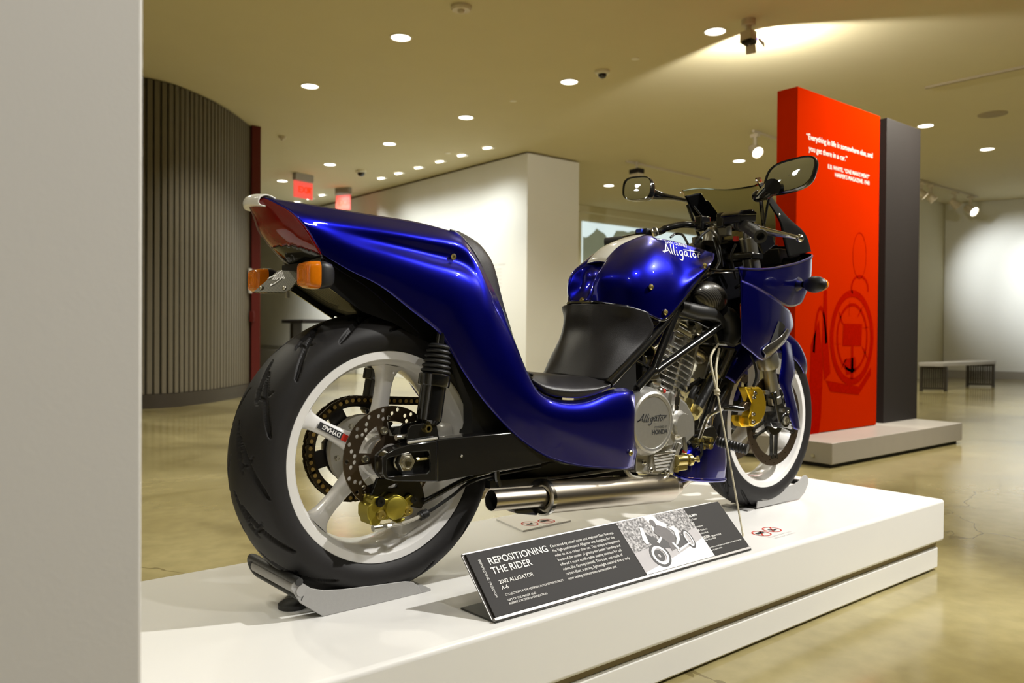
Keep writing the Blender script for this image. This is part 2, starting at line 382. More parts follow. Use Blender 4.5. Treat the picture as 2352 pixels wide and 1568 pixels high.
tag(MB().box(pp-nn_*.045+V((0, 0, 1.48)), (.11, .02, .32), Rz).build('wall_notice', m_printdim, bevel=.002), 'small pale notice on the ribbed wall beside the dark red jamb', 'notice')
tag(MB().box(pp-nn_*.05+V((.03, .03, 1.02)), (.05, .05, .14), Rz).box(pp-nn_*.07+V((.03, .03, 1.02)), (.03, .03, .1), Rz).build('door_pull', m_redtrim, bevel=.004), 'small dark red pull box on the ribbed wall near the jamb', 'pull')
# far end of the left hall: white display panel on the wall, low base, small pedestal table
tag(MB().box((6.665, 14.9, 1.53), (.05, 4.6, 2.1)).build('white_board', m_white, bevel=.005), 'wide white board on the wall beyond the rear wheel', 'board')
tag(MB().box((6.49, 15.0, .2), (.36, 5.0, .40)).build('low_ledge', m_greybase, bevel=.006), 'low grey ledge under the display panel left of the rear tyre', 'ledge')
tb = empty('pedestal_table', (5.9, 13.2, 0), 'small dark pedestal table glimpsed just above the rear tyre', 'table')
MB().box((5.9, 13.2, 1.02), (.5, 1.0, .07)).build('table_top', m_char, tb, bevel=.01)
MB().box((5.85, 13.45, .495), (.2, .14, .99)).build('stem', m_base, tb, bevel=.01)
MB().box((5.9, 13.3, .02), (.4, .6, .04)).build('foot', m_base, tb, bevel=.01)
# caption on the white wall
mb = MB()
letter(mb, 'ON THE ROAD', (6.694, 8.12, 1.86), (0, -1, 0), (0, 0, 1), .04)
for k in range(1, 7): letter(mb, 'two wheeled design', (6.694, 8.12, 1.86-.055*k), (0, -1, 0), (0, 0, 1), .022)
tag(mb.build('wall_caption', m_printdim, recalc=False), 'small grey caption printed on the white washed wall', 'caption', kind='stuff')

# ---------------------------------------------------------------- ceiling fittings
def downlight(name, loc, label, group, r=.085):
    e = empty(name, loc, label, 'ceiling light', group)
    lmesh('lamp_ring', MB().lathe((0, 0, 0), (0, 0, -1), [(r+.004, 0), (r+.016, 0), (r+.016, .006), (r+.004, .010), (r, .002)], 32), m_lamptrim, e)
    lmesh('diffuser', MB().lathe((0, 0, 0), (0, 0, -1), [(0, .004), (r+.003, .004), (r+.003, .0005), (0, .0005)], 32), m_lamp, e)
    return e
names = ['nearest the spotlight head', 'in line beyond the spotlight head', 'third in the long row', 'fourth in the long row', 'fifth in the long row', 'last in the long row near the exit sign']
d0 = None
for k, (x, y, lab) in enumerate([
    (4.93, 2.737, 'round recessed downlight beside the white spotlight head'), (4.93, 4.597, 'round recessed downlight left of the small dark dome camera'),
    (4.93, 6.456, 'round recessed downlight third along the long ceiling row'), (4.93, 8.3, 'round recessed downlight fourth along the long ceiling row'),
    (4.93, 10.15, 'round recessed downlight right above the larger exit sign'), (4.93, 12.0, 'farthest round downlight left of the larger exit sign'),
    (2.9, 4.66, 'largest round downlight near the smoke detector'), (2.9, 6.54, 'round downlight closest to the ribbed wall'),
    (9.57, 5.72, 'round downlight between the projector wall and red panel'), (9.57, 8.47, 'round downlight above the projected picture beside the left mirror'),
    (9.57, 2.95, 'round downlight just above the charcoal panel top corner'), (11.53, 2.95, 'round downlight farthest right below the ceiling speaker'),
    (-2.05, .85, 'downlight above the near pillar, mirrored in the right mirror'), (-.85, 3.0, 'downlight behind the near pillar, mirrored in the left mirror'), (-2.3, 1.4, 'outer downlight mirrored in the right mirror'), (-1.25, 3.4, 'outer downlight mirrored in the left mirror')]):
    if d0 is None: d0 = downlight('ceiling_downlight', (x, y, CZ), lab, 'recessed downlights')
    else: copy_tree(d0, (x, y, CZ), None, lab)
w0 = None
wl = ['nearest washer lamp, closest to the end of the white wall', 'second washer lamp from the white wall end', 'third washer lamp from the white wall end', 'fourth washer lamp from the white wall end', 'fifth washer lamp from the white wall end', 'sixth washer lamp, last before the small exit sign', 'seventh washer lamp, just below the large exit sign', 'eighth washer lamp, left of the small exit sign', 'farthest washer lamp, half hidden by the tail']
for k, y in enumerate((7.564, 8.198, 8.785, 9.394, 10.009, 10.582, 12.86, 13.42, 14.0)):
    if w0 is None:
        w0 = empty('wall_washer', (6.13, y, CZ), wl[0], 'ceiling light', 'wall washer lamps along the white wall')
        lmesh('lamp_ring', MB().lathe((0, 0, 0), (0, 0, -1), [(.08, 0), (.1, 0), (.1, .006), (.08, .012), (.07, .002)], 24), m_lamptrim, w0)
        lmesh('diffuser', MB().lathe((0, 0, 0), (.35, 0, -1), [(0, .02), (.05, .016), (.078, .004), (.07, -.002), (0, -.002)], 24), m_lamp, w0)
    else: copy_tree(w0, (6.13, y, CZ), None, wl[k])
def exit_sign(loc, rz, label, k, w=.34):
    e = empty('exit_sign', loc, label, 'exit sign', 'red lit exit signs'); e.rotation_euler = (0, 0, rz)
    lmesh('housing', MB().box((0, 0, -.06), (w*.95, .09, .12)), m_greybase, e, bevel=.005)
    lmesh('sign_plate', MB().box((0, 0, -.27), (w, .02, .28)), m_exitrim, e, bevel=.003)
    mb = MB().flat()
    letter(mb, 'EXIT', (-.118, -.0125, -.315), (1, 0, 0), (0, 0, 1), .145, bold=.03); poly2d(mb, (.12, -.0125, -.27), (1, 0, 0), (0, 0, 1), [(-.03, .05), (.035, 0), (-.03, -.05)])
    lmesh('exit_word', mb, m_exit, e, recalc=False)
    return e
exit_sign((4.96, 11.2, CZ), .25, 'large red EXIT sign hanging from the ceiling in the left hall', 0, .40)
exit_sign((6.1, 11.95, CZ), -1.15, 'narrow edge-on red EXIT sign close to the white wall', 1, .34)
def dome(loc, r, label, name='dome_camera', dark=True, drop=.6):
    e = empty(name, loc, label, 'ceiling camera' if dark else 'smoke detector')
    lmesh('mount', MB().lathe((0, 0, 0), (0, 0, -1), [(0, 0), (r, 0), (r, .02), (r*.85, .035), (0, .035)], 24), m_lamptrim if dark else m_fitting, e)
    lmesh('dome' if dark else 'sensor', MB().ball((0, 0, -.035), r*drop, 20), m_gloss if dark else m_fitting, e)
    return e
dome((4.95, 4.13, CZ), .075, 'small white based dome camera above the middle of the ceiling')
dome((5.56, 10.28, CZ), .085, 'dark camera hanging between the row of washers and exit signs', drop=.75)
dome((2.918, 3.75, CZ), .085, 'round smoke detector at the top edge of the ceiling', 'smoke_detector', False, .35)
dome((3.6, 8.9, CZ), .05, 'tiny sensor by the top of the dark red jamb', 'smoke_detector', False, .5)
sp0 = None
for x, y, lab in ((4.936, 5.54, 'flat pale sprinkler plate between two downlights of the long row'), (4.933, 3.67, 'flat pale sprinkler plate between the dome camera and spotlight'), (9.6, 3.1, 'dim sprinkler plate above the ceiling speaker'), (5.9, 8.25, 'faint sprinkler plate beside the washer lamps')):
    if sp0 is None: sp0 = tag(MB().lathe((0, 0, 0), (0, 0, -1), [(0, 0), (.04, 0), (.04, .004), (.02, .008), (0, .008)], 16).build('sprinkler_plate', m_lamptrim), lab, 'sprinkler', 'ceiling sprinkler plates'); sp0.location = (x, y, CZ)
    else: q = sp0.copy(); COL.objects.link(q); q.location = (x, y, CZ); q['label'] = lab
tag(MB().lathe((9.63, 2.2, CZ), (0, 0, -1), [(0, 0), (.16, 0), (.16, .006), (.13, .012), (0, .010)], 32).build('ceiling_speaker', m_gap), 'round flat speaker grille in the ceiling above the charcoal panel', 'speaker')
tag(MB().bar((7.94, 2.25, CZ-.012), (8.03, .2, CZ-.012), .035, .024).build('ceiling_track', m_gap), 'thin dark track on the ceiling at the upper right', 'track')
# spotlight head with barn doors, the nearest one
sh = empty('spotlight_head', (4.935, 2.40, CZ), 'white spotlight head with open barn door flaps on the ceiling', 'spotlight')
ax = V((.62, -.45, -.62)).normalized()
MB().cyl((4.935, 2.40, CZ), (4.935, 2.40, CZ-.05), .06).cyl((4.935, 2.40, CZ-.05), (4.935, 2.40, CZ-.1), .025).build('ceiling_mount', m_fitting, sh)
c0 = V((4.945, 2.385, CZ-.17))
MB().box((4.935, 2.40, CZ-.15), (.10, .11, .10)).build('driver_box', m_fitting, sh, bevel=.006)
MB().box((4.915, 2.38, CZ-.20), (.085, .095, .035)).build('clamp', m_char, sh, bevel=.006)
tag(MB().ball((4.985, 2.35, CZ-.165), .011, 10).build('status_lamp', mat('blue_led', (.05, .05, .8), .4, emit=(.12, .1, 1), estr=2, noise=.02), sh), 'blue status lamp')
fx, fy, fz_ = frame((1.0, .4, -.5))
q = [(4.93,2.4352,3.3666), (4.93,2.3371,3.361), (4.96,2.3426,3.2127), (4.96,2.4409,3.2239)]
MB().prism(q, (.012, .004, 0)).build('barn_door', m_fitting, sh, bevel=.002)
MB().cyl((4.935,2.3904,3.2893), (4.92,2.3802,3.283), .012, 12).build('knob', m_steel, sh)
q = [(5.05,2.3876,3.3597), (5.05,2.3706,3.3698), (5.05,2.3192,3.3114), (5.05,2.3229,3.2719)]
MB().prism(q, (.012, .004, 0)).build('barn_door', m_fitting, sh, bevel=.002)
# other track heads
def track(a, b, label):
    e = empty('light_track', V(a).lerp(V(b), .5), label, 'track'); MB().bar(a, b, .035, .03).build('rail', m_fitting, e); return e
def track_head(loc, aim, label, lit=True, s=1):
    e = empty('track_spotlight', loc, label, 'spotlight', 'track spotlights'); d = V(aim).normalized(); c = V((0, 0, -.2*s))
    lmesh('stem', MB().cyl((0, 0, 0), (0, 0, -.14*s), .022*s, 10).box((0, 0, -.03), (.06, .1*s, .04)), m_fitting, e)
    lmesh('lamp_body', MB().lathe(c-d*.09*s, d, [(0, 0), (.045*s, .005), (.06*s, .06*s), (.07*s, .17*s), (.066*s, .17*s), (.06*s, .12*s)], 20), m_fitting, e)
    lmesh('lens', MB().lathe(c+d*.055*s, d, [(0, .012), (.063*s, .012), (.063*s, 0), (0, 0)], 20), m_lamp if lit else m_lamptrim, e)
    return e
track((8.13, 4.5, CZ-.015), (9.4, 4.6, CZ-.015), 'short white track left of the red panel')
track_head((8.2, 4.52, CZ-.03), (-.35, -.75, -.55), 'white track spotlight shining beside the red panel top', True, 1.1)
track((13.0, 4.58, CZ-.015), (15.6, 4.6, CZ-.015), 'dim track over the gallery wall right of the charcoal panel')
track_head((13.2, 4.58, CZ-.03), (.3, -.6, -.6), 'glowing track spotlight half hidden by the charcoal panel', True, 1.0)
track_head((13.55, 4.58, CZ-.03), (.3, -.5, -.6), 'second glowing spotlight right of the charcoal panel', True, 1.1)
track_head((14.6, 4.6, CZ-.03), (.4, -.5, -.6), 'third glowing spotlight on the gallery track', True, 1.1)
track_head((15.3, 4.6, CZ-.03), (-.3, -.8, -.5), 'brightest gallery spotlight at the end of its track', True, 1.3)
track((8.26, 6.84, CZ-.015), (10.4, 6.9, CZ-.015), 'thin white track before the projector wall')
pj = empty('projector', (8.45, 6.8, CZ), 'pale projector box hanging from the ceiling above the left mirror', 'projector')
MB().cyl((8.45, 6.8, CZ), (8.45, 6.8, CZ-.12), .02, 10).build('hanger', m_fitting, pj)
MB().box((8.45, 6.8, CZ-.15), (.14, .2, .07)).build('top_unit', m_char, pj, bevel=.01)
MB().box((8.45, 6.8, CZ-.28), (.13, .19, .19)).build('body', m_fitting, pj, bevel=.01)
MB().cyl((8.45, 6.9, CZ-.28), (8.45, 6.93, CZ-.28), .04, 16).build('lens', m_gloss, pj)

# ---------------------------------------------------------------- projected picture
ps = empty('projected_picture', (12.3, 10.43, 1.8), 'projected landscape with pale sky over dark rock outlines', 'picture')
MB().box((12.9, 10.44, 2.45), (4.15, .02, 1.45)).build('picture_sky', m_screen, ps)
pts = [(0, -1.0), (0, .40), (.05, .38), (.14, .40), (.34, .53), (.42, .62), (.55, .56), (.66, .53), (.76, .44), (.84, .40), (.94, .46), (1.06, .62), (1.3, .64), (1.45, .62), (1.6, .67), (1.9, .66), (2.1, .63), (2.3, .60), (2.42, .5), (2.55, .35), (2.8, .3), (3.2, .4), (3.6, .5), (4.1, .45), (4.1, -1.0)]
mb = MB(); mb.prism([V((10.84+x*.95, 10.428, 2.49+y*.92)) for x, y in pts if True], (0, -.003, 0)); mb.build('rock_outline', m_screendark, ps)

# ---------------------------------------------------------------- quote panel on its platform
qp = empty('quote_panel', (4.5, 1.4, .16), 'tall red wall panel printed with a white quotation', 'panel')
MB().box((4.497, 1.4015, 1.3265), (1.135, .153, 2.325)).build('panel_body', m_red, qp, bevel=.003)
mb = MB().flat(); U, W = (1, 0, 0), (0, 0, 1)
letter(mb, '“Everything in life is somewhere else, and', (4.0393,1.3235,2.1599), U, W, .0545, bold=.004)
letter(mb, 'you get there in a car.”', (4.0736,1.3235,2.0833), U, W, .0545, bold=.004)
letter(mb, 'E.B. WHITE, “ONE MAN’S MEAT”', (4.909,1.3235,1.9987), U, W, .041, align='RIGHT', bold=.006)
letter(mb, 'HARPER’S MAGAZINE, 1943', (4.9102,1.3235,1.9537), U, W, .041, align='RIGHT', bold=.006)
mb.build('quotation', m_print, qp, recalc=False, kind='stuff')
mb = MB().flat(); c = V((4.6893,1.3238,0.8229))
def old(x, z): return (x, z)
ring2d(mb, c, U, W, .315, .345, .05); ring2d(mb, c, U, W, .225, .25, .022)
for a in (.3, 1.0, 1.75, 2.4, 3.3, 4.1, 4.9, 5.7): mb.add([c+V((math.cos(a)*.25, 0, math.sin(a)*.27)), c+V((math.cos(a)*.27, 0, math.sin(a)*.27)), c+V((math.cos(a+.1)*.2, 0, math.sin(a+.1)*.18)), c+V((math.cos(a+.16)*.15, 0, math.sin(a+.16)*.16))], [(0, 1, 2, 3)])
poly2d(mb, c+V((0, 0, 0)), U, W, [(-.14, -.06), (.13, -.06), (.14, .10), (-.13, .10)])
poly2d(mb, c, U, W, [(-.02, -.3), (.02, -.3), (.015, -.06), (-.015, -.06)])
poly2d(mb, c, U, W, [(-.12, -.16), (.04, -.14), (.04, -.25), (-.08, -.27)])
ring2d(mb, c+V((.10, 0, .36)), U, W, .13, .10, .018, a0=-.2, a1=3.6); ring2d(mb, c+V((.09, 0, .60)), U, W, .10, .17, .006)
poly2d(mb, c, U, W, [(-.40, .33), (-.36, .33), (-.35, .05), (-.30, -.25), (-.38, -.30), (-.42, -.05)])
ring2d(mb, c+V((-.44, 0, -.2)), U, W, .10, .42, .03, a0=.4, a1=2.9); poly2d(mb, c, U, W, [(-.56, -.05), (-.46, .12), (-.40, -.2), (-.42, -.55), (-.47, -.78), (-.55, -.83), (-.58, -.5)])
poly2d(mb, c, U, W, [(-.36, -.30), (.1, -.36), (.28, -.22), (.28, -.28), (.1, -.42), (-.3, -.38)])
mb.build('old_car_print', m_red2, qp, recalc=False)
cp = tag(MB().box((5.535, 1.44, 1.34), (.575, .16, 2.36)).build('charcoal_panel', m_char, bevel=.003), 'tall charcoal panel standing behind the red panel', 'panel')
pf = empty('panel_platform', (4.8, 1.5, 0), 'low grey platform under the red and charcoal panels', 'platform')
MB().box((4.815, 1.43, .093), (1.96, .86, .134)).build('platform_deck', m_greybase, pf, bevel=.003)
MB().box((4.815, 1.43, .0125), (1.9, .8, .025)).build('platform_foot', m_dark, pf)
MB().cyl((3.835, 1.13, .07), (3.828, 1.13, .07), .012, 12).build('leveling_screw', m_steel, pf)

# ---------------------------------------------------------------- bench by the gallery wall
bn = empty('gallery_bench', (12.4, 3.6, 0), 'low bench with two dark slatted steel legs by the gallery wall', 'bench')
LG = [[V((11.5181,3.8078,0)), V((11.7469,3.5519,0))], [V((13.249,3.8244,0)), V((13.5098,3.5323,0))]]
e0 = (LG[0][0]-LG[1][0])*.06
tp = [LG[0][0]+e0, LG[0][1]+e0, LG[1][1]-e0, LG[1][0]-e0]
MB().hexa([q+V((0, 0, .375)) for q in tp]+[q+V((0, 0, .435)) for q in tp]).build('bench_top', m_greybase, bn, bevel=.006)
for a_, b_ in LG:
    for j in range(11): q = a_.lerp(b_, (j+.5)/11); MB().bar(q+V((0, 0, .05)), q+V((0, 0, .35)), .018, .02, (1, 0, 0)).build('slat', m_base, bn)
    MB().bar(a_+V((0, 0, .36)), b_+V((0, 0, .36)), .05, .03).build('leg_rail', m_base, bn); MB().bar(a_+V((0, 0, .045)), b_+V((0, 0, .045)), .05, .03).build('leg_rail', m_base, bn)
    for q in (a_, b_): MB().bar(q, q+V((0, 0, .375)), .035, .05, (1, 0, 0)).build('leg', m_base, bn)
# gallery wall lettering and two small model silhouettes
gd = d; go = V((16.1, 5.38, 0))-V((.006, 0, 0))
mb = MB().flat()
for k, t in enumerate(('WHERE CAN DRIVE BE', 'THE PERFECT RIDE?')): letter(mb, t, go+gd*.92+V((0, 0, 1.78-.10*k)), gd, W, .075, bold=.01)
for k in range(9): letter(mb, 'from the first wheel to the open road', go+gd*.92+V((0, 0, 1.52-.06*k)), gd, W, .032)
tag(mb.build('wall_text', m_printdim, recalc=False), 'grey block of printed text on the bright gallery wall', 'wall text', 'gallery wall graphics', 'stuff')
for z, lab in ((1.60, 'upper small dark car silhouette on the gallery wall'), (1.32, 'lower small dark car silhouette on the gallery wall')):
    mb = MB(); o = go+gd*1.62+V((0, 0, z))
    mb.prism([o+gd*x+V((0, 0, y)) for x, y in ((-.09, -.03), (.1, -.03), (.1, .01), (.05, .02), (.03, .06), (-.04, .06), (-.06, .02), (-.09, .01))], (-.02, 0, 0))
    tag(mb.build('car_silhouette', m_char), lab, 'model', 'gallery wall graphics')
# ---------------------------------------------------------------- display plinth
PH = .255
pl = empty('display_plinth', (.5, .014, 0), 'long white display plinth carrying the blue motorcycle', 'plinth')
MB().box((.53, .0135, PH-.075), (3.2, .765, .15)).build('plinth_top', m_plinth, pl, bevel=.011, seg=4)
MB().box((.525, .0135, .095), (3.17, .722, .02)).build('plinth_recess', m_gap, pl)
MB().box((.5225, .0135, .045), (3.185, .735, .076)).build('plinth_base', m_plinth, pl, bevel=.006)
MB().box((.52, .0135, .004), (3.1, .68, .008)).build('plinth_foot', m_dark, pl)

# ---------------------------------------------------------------- wheel stops
m_grey = mat('grey_powder_coat', (.36, .355, .345), .45, noise=.06, nscale=150, bump=.08, bscale=400)
m_rubber = mat('grey_rubber', (.035, .035, .034), .5, noise=.1)
ws = empty('wheel_stop', (-.05, 0, PH), 'grey steel wheel stop under the rear tyre with a black loop', 'wheel stop', 'grey wheel stops')
q = [(-0.2252,-0.087,0.3265),(-0.2224,-0.087,0.3347),(-0.2141,-0.087,0.3384),(-0.2011,-0.087,0.3341),(-0.1812,-0.087,0.3187),(-0.1523,-0.087,0.3084),(-0.1078,-0.087,0.3023),(0.0409,-0.087,0.2901),(0.0613,-0.087,0.2852),(0.0751,-0.087,0.2747),(0.0833,-0.087,0.2604),(0.0845,-0.087,0.2503),(-0.155,-0.087,0.255),(-0.2046,-0.087,0.2933)]
q = [(x, y, max(z, PH+.0004)) for x, y, z in q]
MB().prism(q, (0, .004, 0)).build('side_plate', m_grey, ws, bevel=.001)
MB().prism([(x, -y, z) for x, y, z in q], (0, -.004, 0)).build('side_plate', m_grey, ws, bevel=.001)
la, lb = V((-0.2015,-0.088,0.3185)), V((-0.2209,0.105,0.3284))
dirn = (lb-la).normalized(); sd = dirn.cross(V((-.35, 0, 1))).normalized(); dn = sd.cross(dirn)
loop = [la+dn*.022+sd*0]
loop = [la+dn*.02, lb+dn*.02] + [lb+dn*(.02*math.cos(a))+dirn*(.02*math.sin(a)) for a in (.5, 1.0, 1.57, 2.1, 2.6)] + [lb-dn*.02, la-dn*.02]
MB().tube(loop, .0085, 12).build('loop_tube', m_rubber, ws)
MB().tube([la, lb], .0125, 14).build('cross_bar', m_grey, ws)
for x in (-.115, .095): MB().box((x, 0, PH+.003), (.03, .172, .004)).build('cross_strip', m_grey, ws)
MB().lathe(V((-0.1797,0.0065,0.2555)), (0, 0, 1), [(0, 0), (.03, 0), (.03, .008), (.024, .012), (0, .012)], 24).build('rubber_foot', m_rubber, ws)
ws2 = empty('wheel_stop', (1.5, 0, PH), 'smaller grey steel wheel stop under the front tyre', 'wheel stop', 'grey wheel stops')
q = [(1.4366,-0.052,0.2591),(1.4412,-0.052,0.2805),(1.4587,-0.052,0.2959),(1.4918,-0.052,0.3051),(1.5977,-0.052,0.3089),(1.6665,-0.052,0.3132),(1.7029,-0.052,0.3245),(1.7255,-0.052,0.3376),(1.7429,-0.052,0.3373),(1.7577,-0.052,0.3247),(1.7581,-0.052,0.3058),(1.7327,-0.052,0.2742),(1.6987,-0.052,0.2566)]
q = [(x, y, max(z, PH+.0004)) for x, y, z in q]
MB().prism(q, (0, .004, 0)).build('side_plate', m_grey, ws2, bevel=.001)
MB().prism([(x, -y, z) for x, y, z in q], (0, -.004, 0)).build('side_plate', m_grey, ws2, bevel=.001)
fxx = q[7][0]; MB().tube([(fxx-.03, -.05, q[7][2]-.02), (fxx-.03, .05, q[7][2]-.02)], .010, 12).build('cross_bar', m_rubber, ws2)
for x in (1.40, 1.60): MB().box((x, 0, PH+.003), (.03, .104, .004)).build('cross_strip', m_grey, ws2)

# ---------------------------------------------------------------- information sign
m_panel = mat('sign_graphite', (.016, .014, .013), .6, spec=.3, noise=.06, nscale=300)
m_alu = mat('silver_channel', (.30, .29, .28), .45, metal=.8, noise=.03, nscale=80)
m_signdark = mat('sign_base_metal', (.045, .045, .04), .3, metal=.3, noise=.1)
sg = empty('information_sign', (.54, -.28, PH), 'long dark tilted information sign with white text and a riding photograph', 'sign')
Wd = V((0, .109, .11)).normalized(); Nd = V((1, 0, 0)).cross(Wd); x0, x1 = .099, .985
B0 = V((0, -.333, .262))
MB().hexa([V((x0, -.337, PH+.0008)), V((x1, -.337, PH+.0008)), V((x1, -.225, PH+.0008)), V((x0-.006, -.225, PH+.0008)), V((x0, -.337, PH+.0038)), V((x1, -.337, PH+.0038)), V((x1, -.225, PH+.0038)), V((x0-.006, -.225, PH+.0038))]).build('base_plate', m_signdark, sg, bevel=.001)
def slab(a, b, w0, w1, n0, n1):
    p = [V((a, 0, 0))+B0+Wd*w0+Nd*n0, V((b, 0, 0))+B0+Wd*w0+Nd*n0, V((b, 0, 0))+B0+Wd*w1+Nd*n0, V((a, 0, 0))+B0+Wd*w1+Nd*n0]
    return MB().hexa(p+[v+Nd*(n1-n0) for v in p])
slab(x0, x1, -.001, .156, -.0095, -.0065).build('back_plate', m_alu, sg, bevel=.0004)
slab(x0+.006, x1, .004, .152, -.0063, 0).build('text_panel', m_panel, sg, bevel=.0004)
slab(x0, x1, -.004, .003, -.0095, .003).build('front_lip', m_alu, sg, bevel=.001)
slab(x0, x1-.03, .1525, .1565, -.0065, -.002).build('top_lip', m_alu, sg, bevel=.0006)
U = V((1, 0, 0)); W = Wd
mb = MB().flat()
def sl(t, p, size, **k): letter(mb, t, p, U, W, size, **k)
sl('REPOSITIONING', (0.1502,-0.2513,0.3458), .0232, bold=.012, space=1.0)
sl('THE RIDER', (0.1473,-0.2674,0.3297), .0232, bold=.012, space=1.0)
sl('2002 ALLIGATOR', (0.1528,-0.2844,0.3124), .0125, bold=.010)
sl('A-6', (0.1514,-0.2937,0.3031), .0125, bold=.010)
mb.build('sign_title', m_print, sg, recalc=False, kind='stuff')
mb = MB().flat()
body = ['Conceived by noted racer and engineer Dan Gurney,', 'the high-performance Alligator was designed for the', 'rider to sit in rather than on. This unique arrangement', 'lowered the center of gravity for better handling and', 'offered a more comfortable seating position for tall', 'riders like Gurney himself. The body was made of', 'carbon fiber, a strong, lightweight material that is only', 'now seeing mainstream automotive use.']
a, b = V((0.3304,-0.2459,0.3513)), V((0.3326,-0.3052,0.2915))
for k, t in enumerate(body): sl(t, a.lerp(b, k/7), .0100, bold=.0, space=.97)
mb.build('sign_story', m_print, sg, recalc=False, kind='stuff')
mb = MB().flat()
for t, p in (('COLLECTION OF THE PETERSEN AUTOMOTIVE MUSEUM', (0.1521,-0.3046,0.2921)), ('GIFT OF THE MARGIE AND', (0.1522,-0.3132,0.2834)), ('ROBERT E. PETERSEN FOUNDATION', (0.1516,-0.3185,0.2781))): sl(t, p, .0068, space=.95)
letter(mb, 'PERSPECTIVE: FREEDOM', (0.1274,-0.2398,0.3575), -W, U, .0085)
sl('148 MPH', (0.8254,-0.247,0.3502), .0105, bold=.014); sl('Top Speed', (0.8244,-0.2537,0.3435), .007)
sl('70', (0.8233,-0.2633,0.3338), .0105, bold=.014); sl('Horsepower', (0.826,-0.2699,0.3271), .007)
sl('36', (0.8265,-0.2781,0.3188), .0105, bold=.014); sl('TOTAL A-6', (0.8392,-0.2783,0.3187), .006, bold=.008); sl('Number Built', (0.8255,-0.2847,0.3122), .007)
sl('$35,000', (0.826,-0.2942,0.3025), .0105, bold=.014); sl('$46,843 TODAY', (0.8664,-0.2947,0.3021), .006, bold=.008); sl('Price When New', (0.8286,-0.2993,0.2974), .007)
sl('The A-6 is a mount allowing young Gurney to reach its low seat', (0.8286,-0.3148,0.2818), .0058, space=.95); sl('gravity stance vehicle.', (0.8307,-0.3202,0.2763), .0058, space=.95)
mb.build('sign_small_print', m_print, sg, recalc=False, kind='stuff')
# printed black-and-white riding photograph
m_ph_trees = bpy.data.materials.new('print_trees'); m_ph_trees.use_nodes = True
nt = m_ph_trees.node_tree; bs = nt.nodes['Principled BSDF']; bs.inputs['Roughness'].default_value = .5
tc = nt.nodes.new('ShaderNodeTexCoord'); nz = nt.nodes.new('ShaderNodeTexNoise'); nz.inputs['Scale'].default_value = 170; nz.inputs['Detail'].default_value = 8
nt.links.new(tc.outputs['Object'], nz.inputs['Vector']); cr = nt.nodes.new('ShaderNodeValToRGB')
cr.color_ramp.elements[0].position = .40; cr.color_ramp.elements[0].color = (.05, .045, .045, 1); cr.color_ramp.elements[1].position = .70; cr.color_ramp.elements[1].color = (.62, .6, .6, 1)
nt.links.new(nz.outputs['Fac'], cr.inputs[0]); nt.links.new(cr.outputs[0], bs.inputs['Base Color'])
m_ph_road = mat('print_road', (.45, .43, .44), .5, noise=.12, nscale=25); m_ph_sun = mat('print_sunlight', (.85, .84, .83), .5, noise=.15, nscale=90)
m_ph_mid = mat('print_midtone', (.09, .08, .08), .5, noise=.3, nscale=100); m_ph_blk = mat('print_shadow', (.02, .018, .018), .5, noise=.2, nscale=100)
ph = empty('photo_print', (.54, -.28, PH), None, None); ph.parent = sg; ph.matrix_parent_inverse = Matrix.Translation(-sg.location)
pa, pb = V((0.5661,-0.2317,0.3657)), V((0.8308,-0.2368,0.3605)); xa, xb = pa.x, pb.x; ob = B0+V((xa, 0, 0))+Wd*.004; pw = xb-xa; phh = .148
def pp2(mb, pts, n): poly2d(mb, ob+Nd*n, U, W, [(x*pw, y*phh) for x, y in pts])
def photo(name, mb, m):
    o = mb.build(name, m, None, recalc=False); o.parent = ph; o.matrix_parent_inverse = Matrix.Translation(-ph.location); o['kind'] = 'stuff'
mb = MB(); pp2(mb, [(0, 0), (1, 0), (1, 1), (0, 1)], .0006); photo('photo_trees', mb, m_ph_trees)
mb = MB(); pp2(mb, [(0, 0), (1, 0), (1, .60), (.55, .48), (0, .40)], .0008); photo('photo_road', mb, m_ph_road)
mb = MB(); pp2(mb, [(.40, .72), (.42, .84), (.38, 1), (.52, 1), (.55, .88), (.63, .78), (.58, .66), (.46, .64)], .0008)
pp2(mb, [(0, .04), (0, 0), (1, 0), (1, .38), (.6, .22), (.3, .12)], .0010); photo('photo_light', mb, m_ph_sun)
mb = MB()
def pel(cx, cy, rx, ry, t, n): ring2d(mb, ob+U*(cx*pw)+W*(cy*phh)+Nd*n, U, W, rx*pw, ry*phh, t*pw, 32)
pel(.30, .26, .125, .22, .03, .0016); pel(.80, .42, .06, .19, .02, .0016)
pp2(mb, [(.30, .42), (.55, .30), (.72, .30), (.80, .34), (.72, .55), (.55, .55), (.40, .52), (.28, .70), (.24, .62)], .0012)
pel(.29, .26, .06, .11, .04, .0017); photo('photo_machine', mb, m_ph_blk)
mb = MB(); pp2(mb, [(.44, .78), (.50, .80), (.60, .70), (.64, .52), (.60, .42), (.54, .30), (.48, .28), (.50, .45), (.45, .55), (.40, .66)], .0014)
pel(.455, .85, .035, .075, .035, .0014); photo('photo_rider', mb, m_ph_mid)
mb = MB(); pel(.30, .26, .10, .175, .028, .0018); pel(.80, .42, .045, .15, .016, .0018)
pp2(mb, [(.20, .60), (.25, .82), (.285, .80), (.27, .66), (.25, .50), (.21, .50)], .0018)
pp2(mb, [(.62, .70), (.70, .72), (.73, .62), (.68, .45), (.60, .36), (.585, .38), (.64, .48), (.665, .62)], .0018)
pp2(mb, [(.54, .42), (.57, .42), (.60, .28), (.57, .25)], .0018); pp2(mb, [(.36, .50), (.45, .58), (.46, .55), (.38, .46)], .0018)
pp2(mb, [(.55, .27), (.78, .36), (.80, .34), (.56, .23)], .0018); photo('photo_highlight', mb, m_ph_sun)

